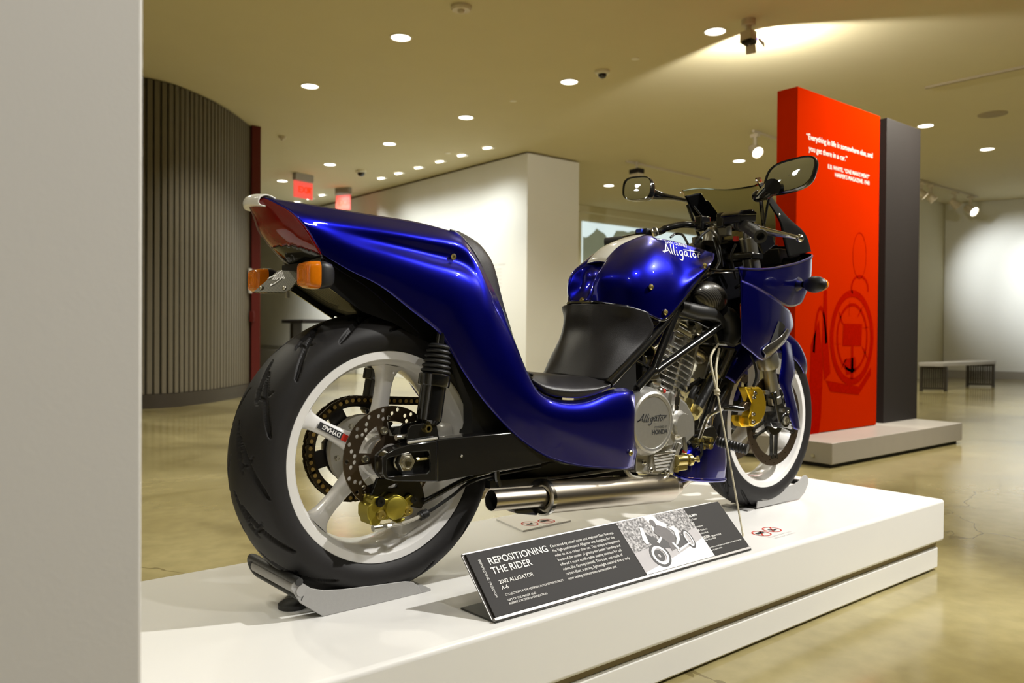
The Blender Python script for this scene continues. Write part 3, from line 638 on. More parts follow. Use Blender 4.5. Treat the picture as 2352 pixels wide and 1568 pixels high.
# ---------------------------------------------------------------- no-touch notices
def notice(name, o, U, W, k, label, card=None):
    e = empty(name, o, label, 'notice', 'no touching notices')
    if card: MB().prism(card, (0, 0, .004)).build('card', m_print, e)
    o = V(o)
    mb = MB()
    for s_ in (-1, 1): ring2d(mb, o+V(U)*(s_*.046*k)+V(W)*(s_*.004), U, W, .040*k, .040*k, .0055*k); p = o+V(U)*(s_*.046*k)+V(W)*(s_*.004); poly2d(mb, p, U, W, [(-.028*k, -.024*k), (-.024*k, -.028*k), (.028*k, .024*k), (.024*k, .028*k)])
    mb.build('prohibition_ring', m_redink, e, recalc=False, kind='stuff')
    mb = MB(); p = o-V(U)*(.046*k)
    poly2d(mb, p, U, W, [(-.024*k, .010*k), (.02*k, .016*k), (.026*k, .004*k), (.02*k, -.010*k), (-.024*k, -.006*k)])
    p = o+V(U)*(.046*k); poly2d(mb, p, U, W, [(-.02*k, .014*k), (-.008*k, .016*k), (0, 0), (.022*k, .006*k), (.024*k, -.004*k), (-.006*k, -.012*k)])
    mb.build('pictogram', m_dark, e, recalc=False, kind='stuff')
    mb = MB(); letter(mb, 'Please Do Not Touch', o+V(W)*(-.066*k), U, W, .018*k, align='CENTER'); letter(mb, 'vehicles or platforms', o+V(W)*(-.088*k), U, W, .018*k, align='CENTER')
    mb.build('notice_text', m_printdim, e, recalc=False, kind='stuff')
notice('touch_notice', (1.1996,-0.2443,0.2558), (1, 0, 0), (0, 1, 0), .72, 'no touching symbols printed on the plinth right of the sign')
cc = [(0.6487,0.3586,0.2556), (0.6199,0.1954,0.2556), (0.8222,0.2041,0.2556), (0.829,0.3577,0.2556)]
dU = (V(cc[1])-V(cc[2])).normalized(); dW = V((dU.y, -dU.x, 0))
notice('touch_notice', (0.7211,0.2429,0.2602), tuple(dU), tuple(dW), .68, 'small white no touching card lying behind the sign under the exhaust', cc)
# ================================================================= the motorcycle
m_blue = mat('candy_blue_paint', (.0012, .0028, .28), .29, metal=.92, coat=1, noise=.06, nscale=900, coat_rough=.02)
m_rimwhite = mat('white_rim_paint', (.82, .81, .79), .25, coat=.5, noise=.015, nscale=20)
m_tyre = mat('tyre_rubber', (.013, .012, .012), .58, spec=.4, noise=.18, nscale=40, bump=.06, bscale=300)
m_frame = mat('frame_black_gloss', (.008, .008, .008), .16, coat=.8, noise=.1, nscale=30)
m_leather = mat('black_seat_vinyl', (.018, .017, .018), .33, noise=.12, nscale=60, bump=.25, bscale=700)
m_alloy = mat('cast_alloy', (.62, .61, .57), .36, metal=.85, noise=.07, nscale=120, bump=.06, bscale=600)
m_polish = mat('polished_alloy', (.78, .77, .74), .16, metal=1, noise=.03, nscale=50)
m_chrome = mat('stainless_tube', (.66, .60, .50), .27, metal=1, noise=.05, nscale=12)
m_steelbolt = mat('zinc_bolt', (.62, .60, .52), .28, metal=1, noise=.05)
m_brass = mat('gold_zinc', (.62, .53, .22), .3, metal=1, noise=.06, nscale=90)
m_gold = mat('gold_anodised', (.95, .62, .04), .28, metal=.9, noise=.05, nscale=60)
m_olive = mat('olive_gold_anodised', (.40, .33, .05), .38, metal=.8, noise=.06, nscale=60)
m_disc = mat('brake_disc_bronze', (.10, .072, .045), .33, metal=.8, noise=.06, nscale=60)
m_chain = mat('gold_chain', (.50, .34, .10), .35, metal=.8, noise=.2, nscale=200)
m_chaind = mat('dark_chain_plate', (.045, .032, .014), .45, metal=.6, noise=.2, nscale=200)
m_sprk = mat('sprocket_black', (.02, .018, .016), .35, metal=.4, noise=.1)
m_redlens = mat('red_lens', (.28, .004, .003), .06, coat=1, noise=.06, nscale=60, trans=.35, ior=1.3)
m_amber = mat('amber_lens', (.85, .23, .005), .18, coat=.8, noise=.12, nscale=160, trans=.2, ior=1.3, emit=(1, .28, .01), estr=.0)
m_mirror = mat('mirror_glass', (.78, .86, 1.0), .02, metal=1, noise=.01)
m_plastic = mat('black_plastic', (.014, .014, .014), .42, noise=.12, nscale=80)
m_fork = mat('grey_fork_tube', (.34, .33, .29), .3, metal=.85, noise=.05)
m_cable = mat('cable_sheath', (.012, .012, .012), .35, noise=.1)
m_white = mat('white_stripe_paint', (.84, .83, .76), .2, coat=.8, noise=.01)
m_decal = mat('silver_decal', (.82, .82, .84), .35, noise=.02)
m_hose = mat('braided_hose', (.6, .57, .48), .35, metal=.7, noise=.2, nscale=500)
# carbon fibre weave
def carbon(name, c0, c1, sc, rough=.15, coat=1):
    m = bpy.data.materials.new(name); m.use_nodes = True; nt = m.node_tree; b = nt.nodes['Principled BSDF']
    tc = nt.nodes.new('ShaderNodeTexCoord'); w1 = nt.nodes.new('ShaderNodeTexWave'); w1.bands_direction = 'DIAGONAL'; w1.inputs['Scale'].default_value = sc
    nt.links.new(tc.outputs['Object'], w1.inputs['Vector']); cr = nt.nodes.new('ShaderNodeValToRGB')
    cr.color_ramp.elements[0].position = .35; cr.color_ramp.elements[0].color = (*c0, 1); cr.color_ramp.elements[1].position = .65; cr.color_ramp.elements[1].color = (*c1, 1)
    nt.links.new(w1.outputs['Fac'], cr.inputs[0]); nt.links.new(cr.outputs[0], b.inputs['Base Color'])
    b.inputs['Roughness'].default_value = rough+.2; b.inputs['Coat Weight'].default_value = coat; b.inputs['Coat Roughness'].default_value = .05; b.inputs['Metallic'].default_value = .3
    return m
m_carbon = carbon('carbon_fibre', (.006, .006, .005), (.05, .045, .035), 70)
m_floor_tint_carbon = carbon('floor_tinted_carbon', (.012, .011, .004), (.075, .066, .022), 55, .4, .15)  # olive of the floor's reflection is put into the weave colour

bike = empty('motorcycle', (.75, 0, PH), 'blue low slung motorcycle with white wheels and a black seat on the plinth', 'motorcycle')
def P(name, mb, m, parent=None, **k): return mb.build(name, m, parent or bike, **k)
def sub(name, mb, m, parent, **k):
    o = mb.build(name, m, None, **k); o.parent = parent; return o
AX, AZ, FX, FZ = 0.0, .5695, 1.495, .5560
def bolt(mb, c, ax, r=.006, h=.005, sides=6):
    ax = V(ax).normalized(); mb.lathe(c, ax, [(0, 0), (r*1.25, 0), (r*1.25, h*.25), (r, h*.25), (r, h), (r*.5, h), (r*.45, h*.6), (0, h*.6)], sides*2 if sides > 6 else 6); return mb

# ---------------------------------------------------------------- tyres with cut grooves
def tyre(name, cx, cz, prof, reps, parent, nth=1500, npf=151, flip=1):
    full = prof+[(r, -y) for r, y in prof[-2::-1]]
    pc = np.array([[q[0], q[1]] for q in catmull([(r, y, 0) for r, y in full], npf)])
    seg = np.r_[0, np.cumsum(np.hypot(*np.diff(pc, axis=0).T))]; sm = seg[-1]/2; lat = (seg-sm)            # signed arc distance from the crown
    crown = np.abs(pc[:, 1]).max()
    th = np.linspace(0, 2*PI, nth, endpoint=False); R0 = pc[:, 0].max(); T = 2*PI/reps
    TH, LA = np.meshgrid(th, lat, indexing='ij'); depth = np.zeros_like(TH)
    la = np.abs(LA); S = la/(crown*1.22)                                                                  # 0 crown, 1 shoulder
    side = np.sign(LA)
    def groove(s0, s1, fn, wd, dep):
        nonlocal depth
        ph = TH*flip-side*0-fn(S)-(side < 0)*T*.5
        d = (ph+T/2) % T-T/2; sl_ = (fn(S+.01)-fn(S-.01))/.02; dm = np.abs(d)*R0/np.sqrt(1+(R0*sl_/(crown*1.22))**2); ins = (S > s0) & (S < s1)
        tap = np.clip((S-s0)/.06, 0, 1)*np.clip((s1-S)/.06, 0, 1)
        depth = np.maximum(depth, np.where(ins, dep*np.clip((wd*.5*tap+.0012-dm)/.0024, 0, 1), 0))
    groove(.20, .93, lambda s: T*(.05+.95*np.clip((s-.20)/.73, 0, 1)**1.25), .0085, .0075)
    groove(.05, .42, lambda s: T*(-.22+.78*(np.maximum(s, 0)/.42)**1.15), .0075, .0075)
    groove(.24, .64, lambda s: T*(.46-.16*((s-.44)/.2)**2), .0060, .006)
    dx = np.gradient(pc[:, 0]); dy = np.gradient(pc[:, 1]); nr = dy/np.hypot(dx, dy); ny = -dx/np.hypot(dx, dy)
    sgn = np.sign(nr[npf//2]) or 1; nr *= sgn; ny *= sgn
    Rr = pc[None, :, 0]-depth*nr[None]; Yy = np.broadcast_to(pc[None, :, 1], Rr.shape)-depth*ny[None]
    X = cx+Rr*np.cos(TH); Z = cz+Rr*np.sin(TH)
    co = np.stack([X, Yy, Z], -1).reshape(-1, 3).astype(np.float32)
    i = np.arange(nth)[:, None]; j = np.arange(npf-1)[None]; i2 = (i+1) % nth
    f = np.stack([i*npf+j, i*npf+j+1, i2*npf+j+1, i2*npf+j], -1).reshape(-1, 4).astype(np.int32)
    me = bpy.data.meshes.new(name); me.vertices.add(len(co)); me.vertices.foreach_set('co', co.ravel())
    me.loops.add(f.size); me.loops.foreach_set('vertex_index', f.ravel()); me.polygons.add(len(f))
    me.polygons.foreach_set('loop_start', np.arange(0, f.size, 4, dtype=np.int32)); me.polygons.foreach_set('use_smooth', np.ones(len(f), bool))
    me.update(calc_edges=True); me.validate(); me.materials.append(m_tyre)
    o = bpy.data.objects.new(name, me); COL.objects.link(o); o.parent = parent; return o

def wheel(nm, cx, cz, hw, lipr, angles, prof, reps, flip, yc):
    """rim with lips and barrel is the part; spokes, tyre and the rest hang below it"""
    W2 = hw
    rim = MB().lathe((cx, 0, cz), (0, 1, 0), [(.222, -W2+.010), (lipr, -W2+.006), (lipr, -W2), (lipr-.0015, -W2-.0025), (.2135, -W2-.003), (.2105, -W2+.001), (.2095, -W2+.012), (.203, -W2+.020), (.197, -W2*.4), (.195, 0), (.197, W2*.4), (.203, W2-.020), (.2095, W2-.012), (.2105, W2-.001), (.2135, W2+.003), (lipr-.0015, W2+.0025), (lipr, W2), (lipr, W2-.006), (.222, W2-.010), (.212, W2*.5), (.205, 0), (.212, -W2*.5), (.222, -W2+.010)], 128)
    r = P(nm, rim, m_rimwhite, sharp=40)
    for a in angles:
        mb = MB(); ca, sa = math.cos(a), math.sin(a); u = V((ca, 0, sa)); v = V((-sa, 0, ca)); rows = []
        for rr, ww, tt in ((.030, .060, .052), (.060, .046, .046), (.09, .036, .040), (.13, .031, .036), (.165, .034, .038), (.186, .045, .050), (.199, .075, .066)):
            row = []
            for k in range(20):
                t = 2*PI*k/20; c, s_ = math.cos(t), math.sin(t)
                e = .55; row.append(V((cx, yc, cz))+u*rr+v*(math.copysign(abs(c)**e, c)*ww/2)+V((0, 1, 0))*(math.copysign(abs(s_)**e, s_)*tt/2))
            rows.append(row+[row[0]])
        rows = [[np.array(q) for q in rw] for rw in rows]
        cols = [catmull([rows[i][j] for i in range(len(rows))], 18) for j in range(21)]
        mb.grid([[cols[j][i] for j in range(21)] for i in range(18)])
        sub('spoke', mb, m_rimwhite, r, sharp=60)
    sub('hub', MB().lathe((cx, yc, cz), (0, 1, 0), [(0, -.042), (.038, -.042), (.046, -.036), (.05, -.02), (.05, .02), (.046, .036), (.038, .042), (0, .042)], 40), m_rimwhite, r)
    tyre('tyre', cx, cz, prof, reps, r, flip=flip)
    return r
def D(*a): return [math.radians(x) for x in a]
rw = wheel('rear_wheel', AX, AZ, .0735, .2325, D(80, 152, 224, 296, 8), [(.2245, -.066), (.232, -.0755), (.2335, -.079), (.245, -.0855), (.258, -.0885), (.270, -.0875), (.283, -.081), (.296, -.0665), (.3065, -.0445), (.3125, -.021), (.3142, 0)], 14, 1, -.012)
fwh = wheel('front_wheel', FX, FZ, .0525, .2325, D(92, 212, 332), [(.2245, -.046), (.232, -.0535), (.2335, -.0555), (.245, -.0595), (.258, -.0605), (.270, -.057), (.282, -.048), (.292, -.034), (.2985, -.0175), (.301, 0)], 13, -1, 0)
# rear rim decal
mb = MB().flat(); uu = V((math.cos(math.radians(152)), 0, math.sin(math.radians(152)))); vv = V((-uu.z, 0, uu.x))
o0 = V((AX, -.0335, AZ))
poly2d(mb, o0, uu, vv, [(.098, -.0075), (.160, -.0075), (.160, .0075), (.098, .0075)], 0); poly2d(mb, o0-V((0, .0002, 0)), uu, vv, [(.084, -.0075), (.098, -.0075), (.098, .0075), (.084, .0075)], 1)
letter(mb, 'DYMAG', o0-V((0, .0005, 0))+uu*.102-vv*.0048, uu, vv, .0135, mi=2, bold=.03)
sub('rim_decal', mb, [m_dark, m_redink, m_print], rw, recalc=False, kind='stuff')

# ---------------------------------------------------------------- brake discs
def circ(c, r, n, y, a0=0): return [(c[0]+r*math.cos(2*PI*k/n+a0), y, c[1]+r*math.sin(2*PI*k/n+a0)) for k in range(n)]
holes = []
for k in range(18):
    a = 2*PI*k/18; 
    for rr, da in ((.1045, 0), (.0955, .13), (.0865, .03 if k % 2 else .23)):
        holes.append(circ((AX+rr*math.cos(a+da), AZ+rr*math.sin(a+da)), .0048, 12, -.091))
for k in range(5):
    a = 2*PI*k/5+math.radians(142); loop = []
    for t in np.linspace(-.46, .46, 9): loop.append((.0785, a+t))
    for t in np.linspace(.40, -.40, 7): loop.append((.047, a+t))
    holes.append([(AX+r*math.cos(t), -.091, AZ+r*math.sin(t)) for r, t in loop])
holes.append(circ((AX, AZ), .030, 24, -.091))
sub('brake_disc', MB().prism(circ((AX, AZ), .112, 96, -.091), (0, .0045, 0), 0, holes), m_disc, rw, label='drilled bronze rear brake disc')
mb = MB()
for k in range(5): a = 2*PI*k/5+math.radians(178); bolt(mb, (AX+.062*math.cos(a), -.091, AZ+.062*math.sin(a)), (0, -1, 0), .0072, .007, 12)
sub('disc_bolts', mb, m_steelbolt, rw, kind='stuff')
for sy in (-1, 1):
    holes = []
    for k in range(36):
        a = 2*PI*k/36; rr = .146 if k % 2 else .135; holes.append(circ((FX+rr*math.cos(a), FZ+rr*math.sin(a)), .003, 8, sy*.078))
    holes.append(circ((FX, FZ), .122, 64, sy*.078))
    sub('brake_disc', MB().prism(circ((FX, FZ), .155, 96, sy*.078), (0, -sy*.0045, 0), 0, holes), m_disc, fwh, label='bronze front brake disc on a black spider')
    mb = MB()
    for k in range(10):
        a = 2*PI*k/10; c, s_ = math.cos(a), math.sin(a); b = a+(.22 if k % 2 else -.22)
        mb.bar((FX+.045*c, sy*.076, FZ+.045*s_), (FX+.128*math.cos(b), sy*.076, FZ+.128*math.sin(b)), .006, .011, (0, 1, 0))
        mb.cyl((FX+.125*math.cos(b), sy*.082, FZ+.125*math.sin(b)), (FX+.125*math.cos(b), sy*.070, FZ+.125*math.sin(b)), .008, 10)
    mb.lathe((FX, sy*.070, FZ), (0, sy, 0), [(.03, 0), (.052, 0), (.052, .012), (.03, .012), (.03, 0)], 32)
    sub('disc_carrier', mb, m_frame, fwh)
# ---------------------------------------------------------------- sprocket and chain on the far side
mb = MB(); SY = .074; pts = []
for k in range(44*4):
    a = 2*PI*k/(44*4); pts.append((AX+(.1165 if (k % 4) in (1, 2) else .1085)*math.cos(a), SY, AZ+(.1165 if (k % 4) in (1, 2) else .1085)*math.sin(a)))
hl = []
for k in range(5):
    a = 2*PI*k/5+.2; hl.append([(AX+r*math.cos(t), SY, AZ+r*math.sin(t)) for r, t in [(.098, a+x) for x in np.linspace(-.42, .42, 8)]+[(.076, a+x) for x in np.linspace(.36, -.36, 8)]])
sub('sprocket', mb.prism(pts, (0, .006, 0), 0, hl), m_sprk, rw)
sub('cush_drive', MB().lathe((AX, .03, AZ), (0, 1, 0), [(.05, 0), (.082, 0), (.084, .012), (.076, .02), (.074, .038), (.06, .043), (.03, .043)], 60), m_alloy, rw)
mb = MB()
for k in range(5): a = 2*PI*k/5+.8; bolt(mb, (AX+.066*math.cos(a), .03, AZ+.066*math.sin(a)), (0, -1, 0), .006, .006)
sub('cush_bolts', mb, m_steelbolt, rw, kind='stuff')
ch = P('drive_chain', MB().lathe((.70, SY, .600), (0, 1, 0), [(.01, 0), (.034, 0), (.034, .006), (.01, .006), (.01, 0)], 24), m_sprk)
R1, R2 = .1135, .0365; c1, c2 = V((AX, 0, AZ)), V((.70, 0, .600)); dd = c2-c1; bet = math.atan2(dd.z, dd.x); gam = math.acos((R1-R2)/dd.length)
loop = [c1+V((math.cos(a), 0, math.sin(a)))*R1 for a in np.linspace(bet+gam, bet+2*PI-gam, 60)]
loop += [c2+V((math.cos(a), 0, math.sin(a)))*R2 for a in np.linspace(bet-gam, bet+gam, 16)]
loop.append(loop[0]); ac = [0]
for i in range(1, len(loop)): ac.append(ac[-1]+(loop[i]-loop[i-1]).length)
NL = int(ac[-1]/.0159); lk = [None, None]
for k in range(NL):
    s0, s1 = ac[-1]*k/NL, ac[-1]*(k+1)/NL
    def at(s): i = min(max(1, int(np.searchsorted(ac, s))), len(ac)-1); t = (s-ac[i-1])/(ac[i]-ac[i-1]); return loop[i-1].lerp(loop[i], t)
    A, B = at(s0), at(s1); mid = (A+B)/2; ang = math.atan2((B-A).z, (B-A).x)
    if lk[k % 2] is None:
        oy = .0095 if k % 2 else .0065; out = []
        for sx in (1, -1):
            for t in np.linspace(-1.1, 1.1, 5): out.append((sx*(.0079+(.0105*1.0)*math.cos(t)), sx*(.0105*1.0)*math.sin(t)))
        mb = MB()
        for s_ in (-1, 1): mb.prism([(x, SY+.003+s_*oy, z) for x, z in out], (0, s_*.0016, 0))
        mb.cyl((-.0079, SY+.003-.0125, 0), (-.0079, SY+.003+.0125, 0), .0046, 10, mi=1)
        q = mb.build('link', [m_chaind, m_chain], None); lk[k % 2] = q
    else: q = lk[k % 2].copy(); COL.objects.link(q)
    q.parent = ch; q.location = (mid.x, 0, mid.z); q.rotation_euler = (0, -ang, 0)
# ---------------------------------------------------------------- blue seat cowl: side shells from the tail to the belly, and the top deck
ST = [[(-0.1666,-0.095,0.9993),(-0.1815,-0.094,1.0221),(-0.1962,-0.091,1.0465),(-0.2098,-0.086,1.0641),(-0.2286,-0.07,1.0866),(-0.2616,-0.036,1.1107)],
 [(-0.1077,-0.108,0.9673),(-0.1119,-0.11,0.9939),(-0.1184,-0.109,1.0203),(-0.1238,-0.102,1.0446),(-0.1331,-0.093,1.0688),(-0.1483,-0.06,1.1015)],
 [(-0.0415,-0.118,0.9374),(-0.0358,-0.124,0.9722),(-0.0307,-0.122,1.0048),(-0.0211,-0.109,1.0295),(-0.0286,-0.107,1.0587),(-0.0405,-0.068,1.095)],
 [(0.0297,-0.125,0.8884),(0.0484,-0.135,0.9433),(0.0612,-0.132,0.9866),(0.0809,-0.112,1.0158),(0.0702,-0.114,1.0494),(0.0653,-0.075,1.0892)],
 [(0.0944,-0.13,0.8428),(0.1219,-0.145,0.9124),(0.1462,-0.14,0.9677),(0.1689,-0.118,0.9996),(0.1603,-0.116,1.0407),(0.1448,-0.086,1.0767)],
 [(0.1248,-0.132,0.8042),(0.1525,-0.149,0.8695),(0.1857,-0.146,0.932),(0.2022,-0.13,0.971),(0.1998,-0.116,1.0176),(0.1796,-0.092,1.0681)],
 [(0.1539,-0.135,0.7609),(0.1781,-0.151,0.8179),(0.2072,-0.151,0.8733),(0.2214,-0.145,0.9135),(0.2287,-0.13,0.9563),(0.2272,-0.103,1.0082)],
 [(0.1896,-0.14,0.7138),(0.2129,-0.153,0.7613),(0.2399,-0.155,0.8058),(0.2563,-0.15,0.8409),(0.2689,-0.137,0.8765),(0.2797,-0.113,0.9181)],
 [(0.2236,-0.145,0.6737),(0.2502,-0.156,0.7154),(0.2759,-0.159,0.753),(0.2928,-0.154,0.783),(0.3076,-0.142,0.8133),(0.3219,-0.118,0.8306)],
 [(0.2714,-0.15,0.6259),(0.2982,-0.16,0.6648),(0.3199,-0.164,0.6978),(0.3328,-0.158,0.7247),(0.3428,-0.146,0.7466),(0.3562,-0.122,0.7515)],
 [(0.329,-0.153,0.5808),(0.3514,-0.163,0.6237),(0.3659,-0.168,0.6565),(0.3728,-0.163,0.6798),(0.3768,-0.152,0.6966),(0.3847,-0.13,0.7055)],
 [(0.4059,-0.156,0.5377),(0.422,-0.166,0.5874),(0.4285,-0.171,0.6267),(0.431,-0.168,0.6539),(0.4366,-0.157,0.6709),(0.4467,-0.138,0.6787)],
 [(0.5043,-0.158,0.5079),(0.5121,-0.168,0.5642),(0.5126,-0.173,0.6138),(0.5152,-0.17,0.6461),(0.5212,-0.159,0.6657),(0.5351,-0.14,0.6747)],
 [(0.6089,-0.16,0.4909),(0.61,-0.169,0.5539),(0.6082,-0.173,0.6129),(0.6093,-0.17,0.6519),(0.6139,-0.159,0.6813),(0.6238,-0.14,0.6933)],
 [(0.6772,-0.158,0.4824),(0.6844,-0.166,0.5474),(0.6836,-0.169,0.6099),(0.683,-0.166,0.6534),(0.6789,-0.157,0.6829),(0.679,-0.138,0.6979)],
 [(0.7256,-0.142,0.4764),(0.7332,-0.15,0.5391),(0.7335,-0.152,0.6051),(0.7299,-0.15,0.6498),(0.7252,-0.143,0.6777),(0.7242,-0.128,0.6921)]]
mb = MB(); mb.surf(ST, 150, 44, mirror=True)
deck = []
for i in (0, 1, 2, 3, 4, 5):
    p = np.array(ST[i][-1]); cz = (.001, .002, .003, .003, .003, .003)[i]; q = p*np.array((1, .55, 1))+np.array((0, 0, cz*.75)); c = np.array((p[0], 0, p[2]+cz))
    deck.append([p, q, c, q*np.array((1, -1, 1)), p*np.array((1, -1, 1))])
mb.surf(deck, 40, 24)
cowl = P('seat_cowl', mb, [m_blue, m_frame], sharp=50, solid=.0035)
cowl.modifiers['solid'].material_offset = 1
for f in cowl.data.polygons: pass
# white stripe along the deck, white lip at the tail tip
mb = MB(); rows = []
for r in deck:
    p, q, c = r[0], r[1], r[2]
    rows.append([np.array((c[0], y, c[2]+.0012-abs(y)*.03)) for y in (-.034, -.017, 0, .017, .034)])
mb.surf(rows, 40, 8); P('tail_stripe', mb, m_white, solid=.001)
p0 = np.array(ST[0][-1]); mb = MB(); rows = []
for dx, dz in ((.014, .000), (.004, .004), (-.006, .005), (-.016, .001), (-.021, -.006), (-.022, -.013), (-.018, -.019), (-.006, -.021)):
    rows.append([np.array((p0[0]+dx-.005+.012*(abs(y)/.04)**2, y, p0[2]+dz+.004-.003*(abs(y)/.04)**2)) for y in (-.040, -.030, -.014, 0, .014, .030, .040)])
mb.surf(rows, 26, 20); P('tail_lip', mb, m_white, solid=.003)
# screws on the cowl
mb = MB()
for q in ((0.1425,-0.1195,1.0117), (0.6831,-0.1675,0.5269)):
    mb.lathe(q, (0, -1, 0), [(0, 0), (.0075, 0), (.0075, .002), (.005, .0045), (.0025, .0045), (.0022, .002), (0, .002)], 14)
P('cowl_screw', mb, m_brass, kind='stuff')
# ---------------------------------------------------------------- tail light
edge = [ST[0][k] for k in (5, 4, 3, 2, 1, 0)]
rows = []
for k, e in enumerate(catmull(edge, 12)):
    t = k/11; b = .008+.036*math.sin(PI*min(1, t*.9+.08)); zc = e[2]-.008-.012*t
    rows.append([e+np.array((.003, 0, -.003)), np.array((e[0]-b*.65, e[1]*.62, e[2]-.003-.006*t)), np.array((e[0]-b, 0, zc)), np.array((e[0]-b*.65, -e[1]*.62, e[2]-.003-.006*t)), (e+np.array((.003, 0, -.003)))*np.array((1, -1, 1))])
lm = MB(); LG = lm.surf(rows, 41, 41)
def lens_half(keep):
    q = MB(); q.v = [tuple(p) for r in LG for p in r]
    q.f = [(i*41+j, i*41+j+1, (i+1)*41+j+1, (i+1)*41+j) for i in range(40) for j in range(40) if (i/39 <= 1-.30*math.sin(PI*(j+.5)/40)) == keep]; q.mi = [0]*len(q.f)
    used = sorted({i for f in q.f for i in f}); mp = {a: b for b, a in enumerate(used)}; q.v = [q.v[i] for i in used]; q.f = [tuple(mp[i] for i in f) for f in q.f]; return q
P('tail_light', lens_half(True), m_redlens, solid=.003); P('light_housing', lens_half(False), m_frame, solid=.003)
mb = MB()
for k in (0, 1):
    sg_ = (-1, 1)[k]
    mb.surf([[r[0]*np.array((1, -sg_*1, 1))*np.array((1, .93, 1))+np.array((.018, 0, 0)), (r[1]*np.array((1, -sg_, 1)))*np.array((1, .8, 1))+np.array((.022, 0, 0))] for r in rows[2:]], 14, 6)
mb.surf([[np.array((r[2][0]+.030, y, r[2][2])) for y in (-.06, 0, .06)] for r in rows[3:]], 12, 4)
P('reflector', mb, mat('red_reflector', (.75, .03, .02), .25, metal=.4, noise=.3, nscale=220), solid=.001)
# black housing below the lens with bulb mounts
lo = rows[-1]; mb = MB()
a0 = np.array(lo[0]); rows2 = [[r+np.array((0.0, 0, -.001)) for r in lo], [np.array((r[0]+.012, r[1]*.92, r[2]-.022)) for r in lo], [np.array((r[0]+.05, r[1]*.75, r[2]-.040)) for r in lo], [np.array((r[0]+.10, r[1]*.7, r[2]-.030)) for r in lo]]
mb.surf(rows2, 12, 20); P('housing_floor', mb, m_frame, solid=.003)
# ---------------------------------------------------------------- mudguard tray under the tail
ol = [(-0.1594,-0.088,0.9958),(-0.1534,-0.088,0.9499),(-0.1494,-0.088,0.934),(-0.068,-0.088,0.884),(0.0086,-0.088,0.8611),(0.117,-0.088,0.8053),(0.1656,-0.088,0.7447),(0.1553,-0.088,0.803),(0.1214,-0.088,0.8428),(0.0517,-0.088,0.8895),(-0.0275,-0.088,0.941),(-0.1022,-0.088,0.9705)]
ol = [(x, -.088, z) for x, y, z in ol]
P('mudguard_side', MB().prism(ol, (0, .003, 0)), m_frame); P('mudguard_side', MB().prism([(x, .088, z) for x, y, z in ol], (0, -.003, 0)), m_frame)
e1 = [V(ol[k]) for k in (2, 3, 4)]; mb = MB()
rows = [[p+V((.004, .003, .014)), V((p.x+.004, 0, p.z+.018)), V((p.x+.004, .085, p.z+.014))] for p in e1]
mb.surf([[np.array(q) for q in r] for r in rows], 14, 8); P('mudguard_tray', mb, m_floor_tint_carbon, solid=.003)
far = [V((x, .088, z)) for x, y, z in (ol[2], ol[3])]
mb = MB().bar(far[0]+V((0, -.004, .002)), far[1]+V((.02, -.004, -.008)), .006, .012)
P('mudguard_stay', mb, m_frame)
# ---------------------------------------------------------------- turn signals
def signal(sy, c, lensd, name='turn_signal'):
    c = V(c); rw_ = .0285; rh = .0275
    def rr(sc, dx): return [np.array((c.x+dx, c.y+math.copysign(abs(math.cos(t))**.45, math.cos(t))*rw_*sc, c.z+math.copysign(abs(math.sin(t))**.45, math.sin(t))*rh*sc)) for t in np.linspace(0, 2*PI, 33)]
    k = -1 if lensd < 0 else 1
    mb = MB(); mb.grid([rr(.02, k*.030), rr(.55, k*.0295), rr(.80, k*.026), rr(.94, k*.018), rr(1.0, k*.006), rr(1.0, 0), rr(.9, -k*.001), rr(.02, -k*.001)])
    b = MB(); b.grid([rr(.97, 0), rr(1.02, -k*.003), rr(1.0, -k*.012), rr(.86, -k*.026), rr(.55, -k*.034), rr(.02, -k*.036)])
    b.ball((c.x-k*.030, c.y, c.z), .004, 8)
    b.tube([(c.x-k*.012, c.y-sy*.02, c.z-.002), (c.x-k*.012, c.y-sy*.055, c.z-.004), (c.x-k*.010, c.y-sy*.095, c.z-.002)], [.016, .011, .012], 12)
    h = P(name, b, m_plastic, sharp=60)
    sub('lens', mb, m_amber, h, sharp=60, label='ribbed amber lens')
    rb = MB()
    for s_ in (.35, .5, .65, .8): rb.grid([[np.array((c.x+k*(.0300-.006*s_**3), q[1], q[2])) for q in rr(s_-.02, 0)], [np.array((c.x+k*(.0308-.006*s_**3), q[1], q[2])) for q in rr(s_, 0)], [np.array((c.x+k*(.0300-.006*s_**3), q[1], q[2])) for q in rr(s_+.02, 0)]])
    sub('lens_rib', rb, m_amber, h, kind='stuff'); return h
signal(-1, (-.196, -.129, .953), -1); signal(1, (-.196, .129, .953), -1)
P('signal_crossbar', MB().tube([(-.186, -.06, .951), (-.180, 0, .957), (-.186, .06, .951)], .012, 12).box((-.165, 0, .972), (.05, .09, .022)), m_plastic)
# ---------------------------------------------------------------- licence plate bracket
pc = [V((-0.2383,0.062,0.9223)), V((-0.2236,-0.052,0.92)), V((-0.1954,-0.068,0.9541)), V((-0.1975,0,0.9829)), V((-0.1836,0.05,0.9812))]
bl_, br_ = V((-0.2434,0.066,0.9232)), V((-0.2237,-0.05,0.9191)); trp, tlp = V((-0.187,-0.066,0.9653)), V((-0.1886,0.066,0.9724))
ux = (br_-bl_).normalized(); nrm = ux.cross(tlp-bl_).normalized()
MBp = MB().prism([bl_, br_, br_+ux*.010+(trp-br_)*.12, trp, tlp], nrm*.002)
lp = P('plate_bracket', MBp, m_floor_tint_carbon, bevel=.0006)
pu = ux; pv = (tlp-bl_)-(tlp-bl_).dot(pu)*pu; pv.normalize(); nn = pu.cross(pv).normalized()
if nn.x > 0: nn = -nn
off = 1 if nn.dot(nrm) < 0 else -1
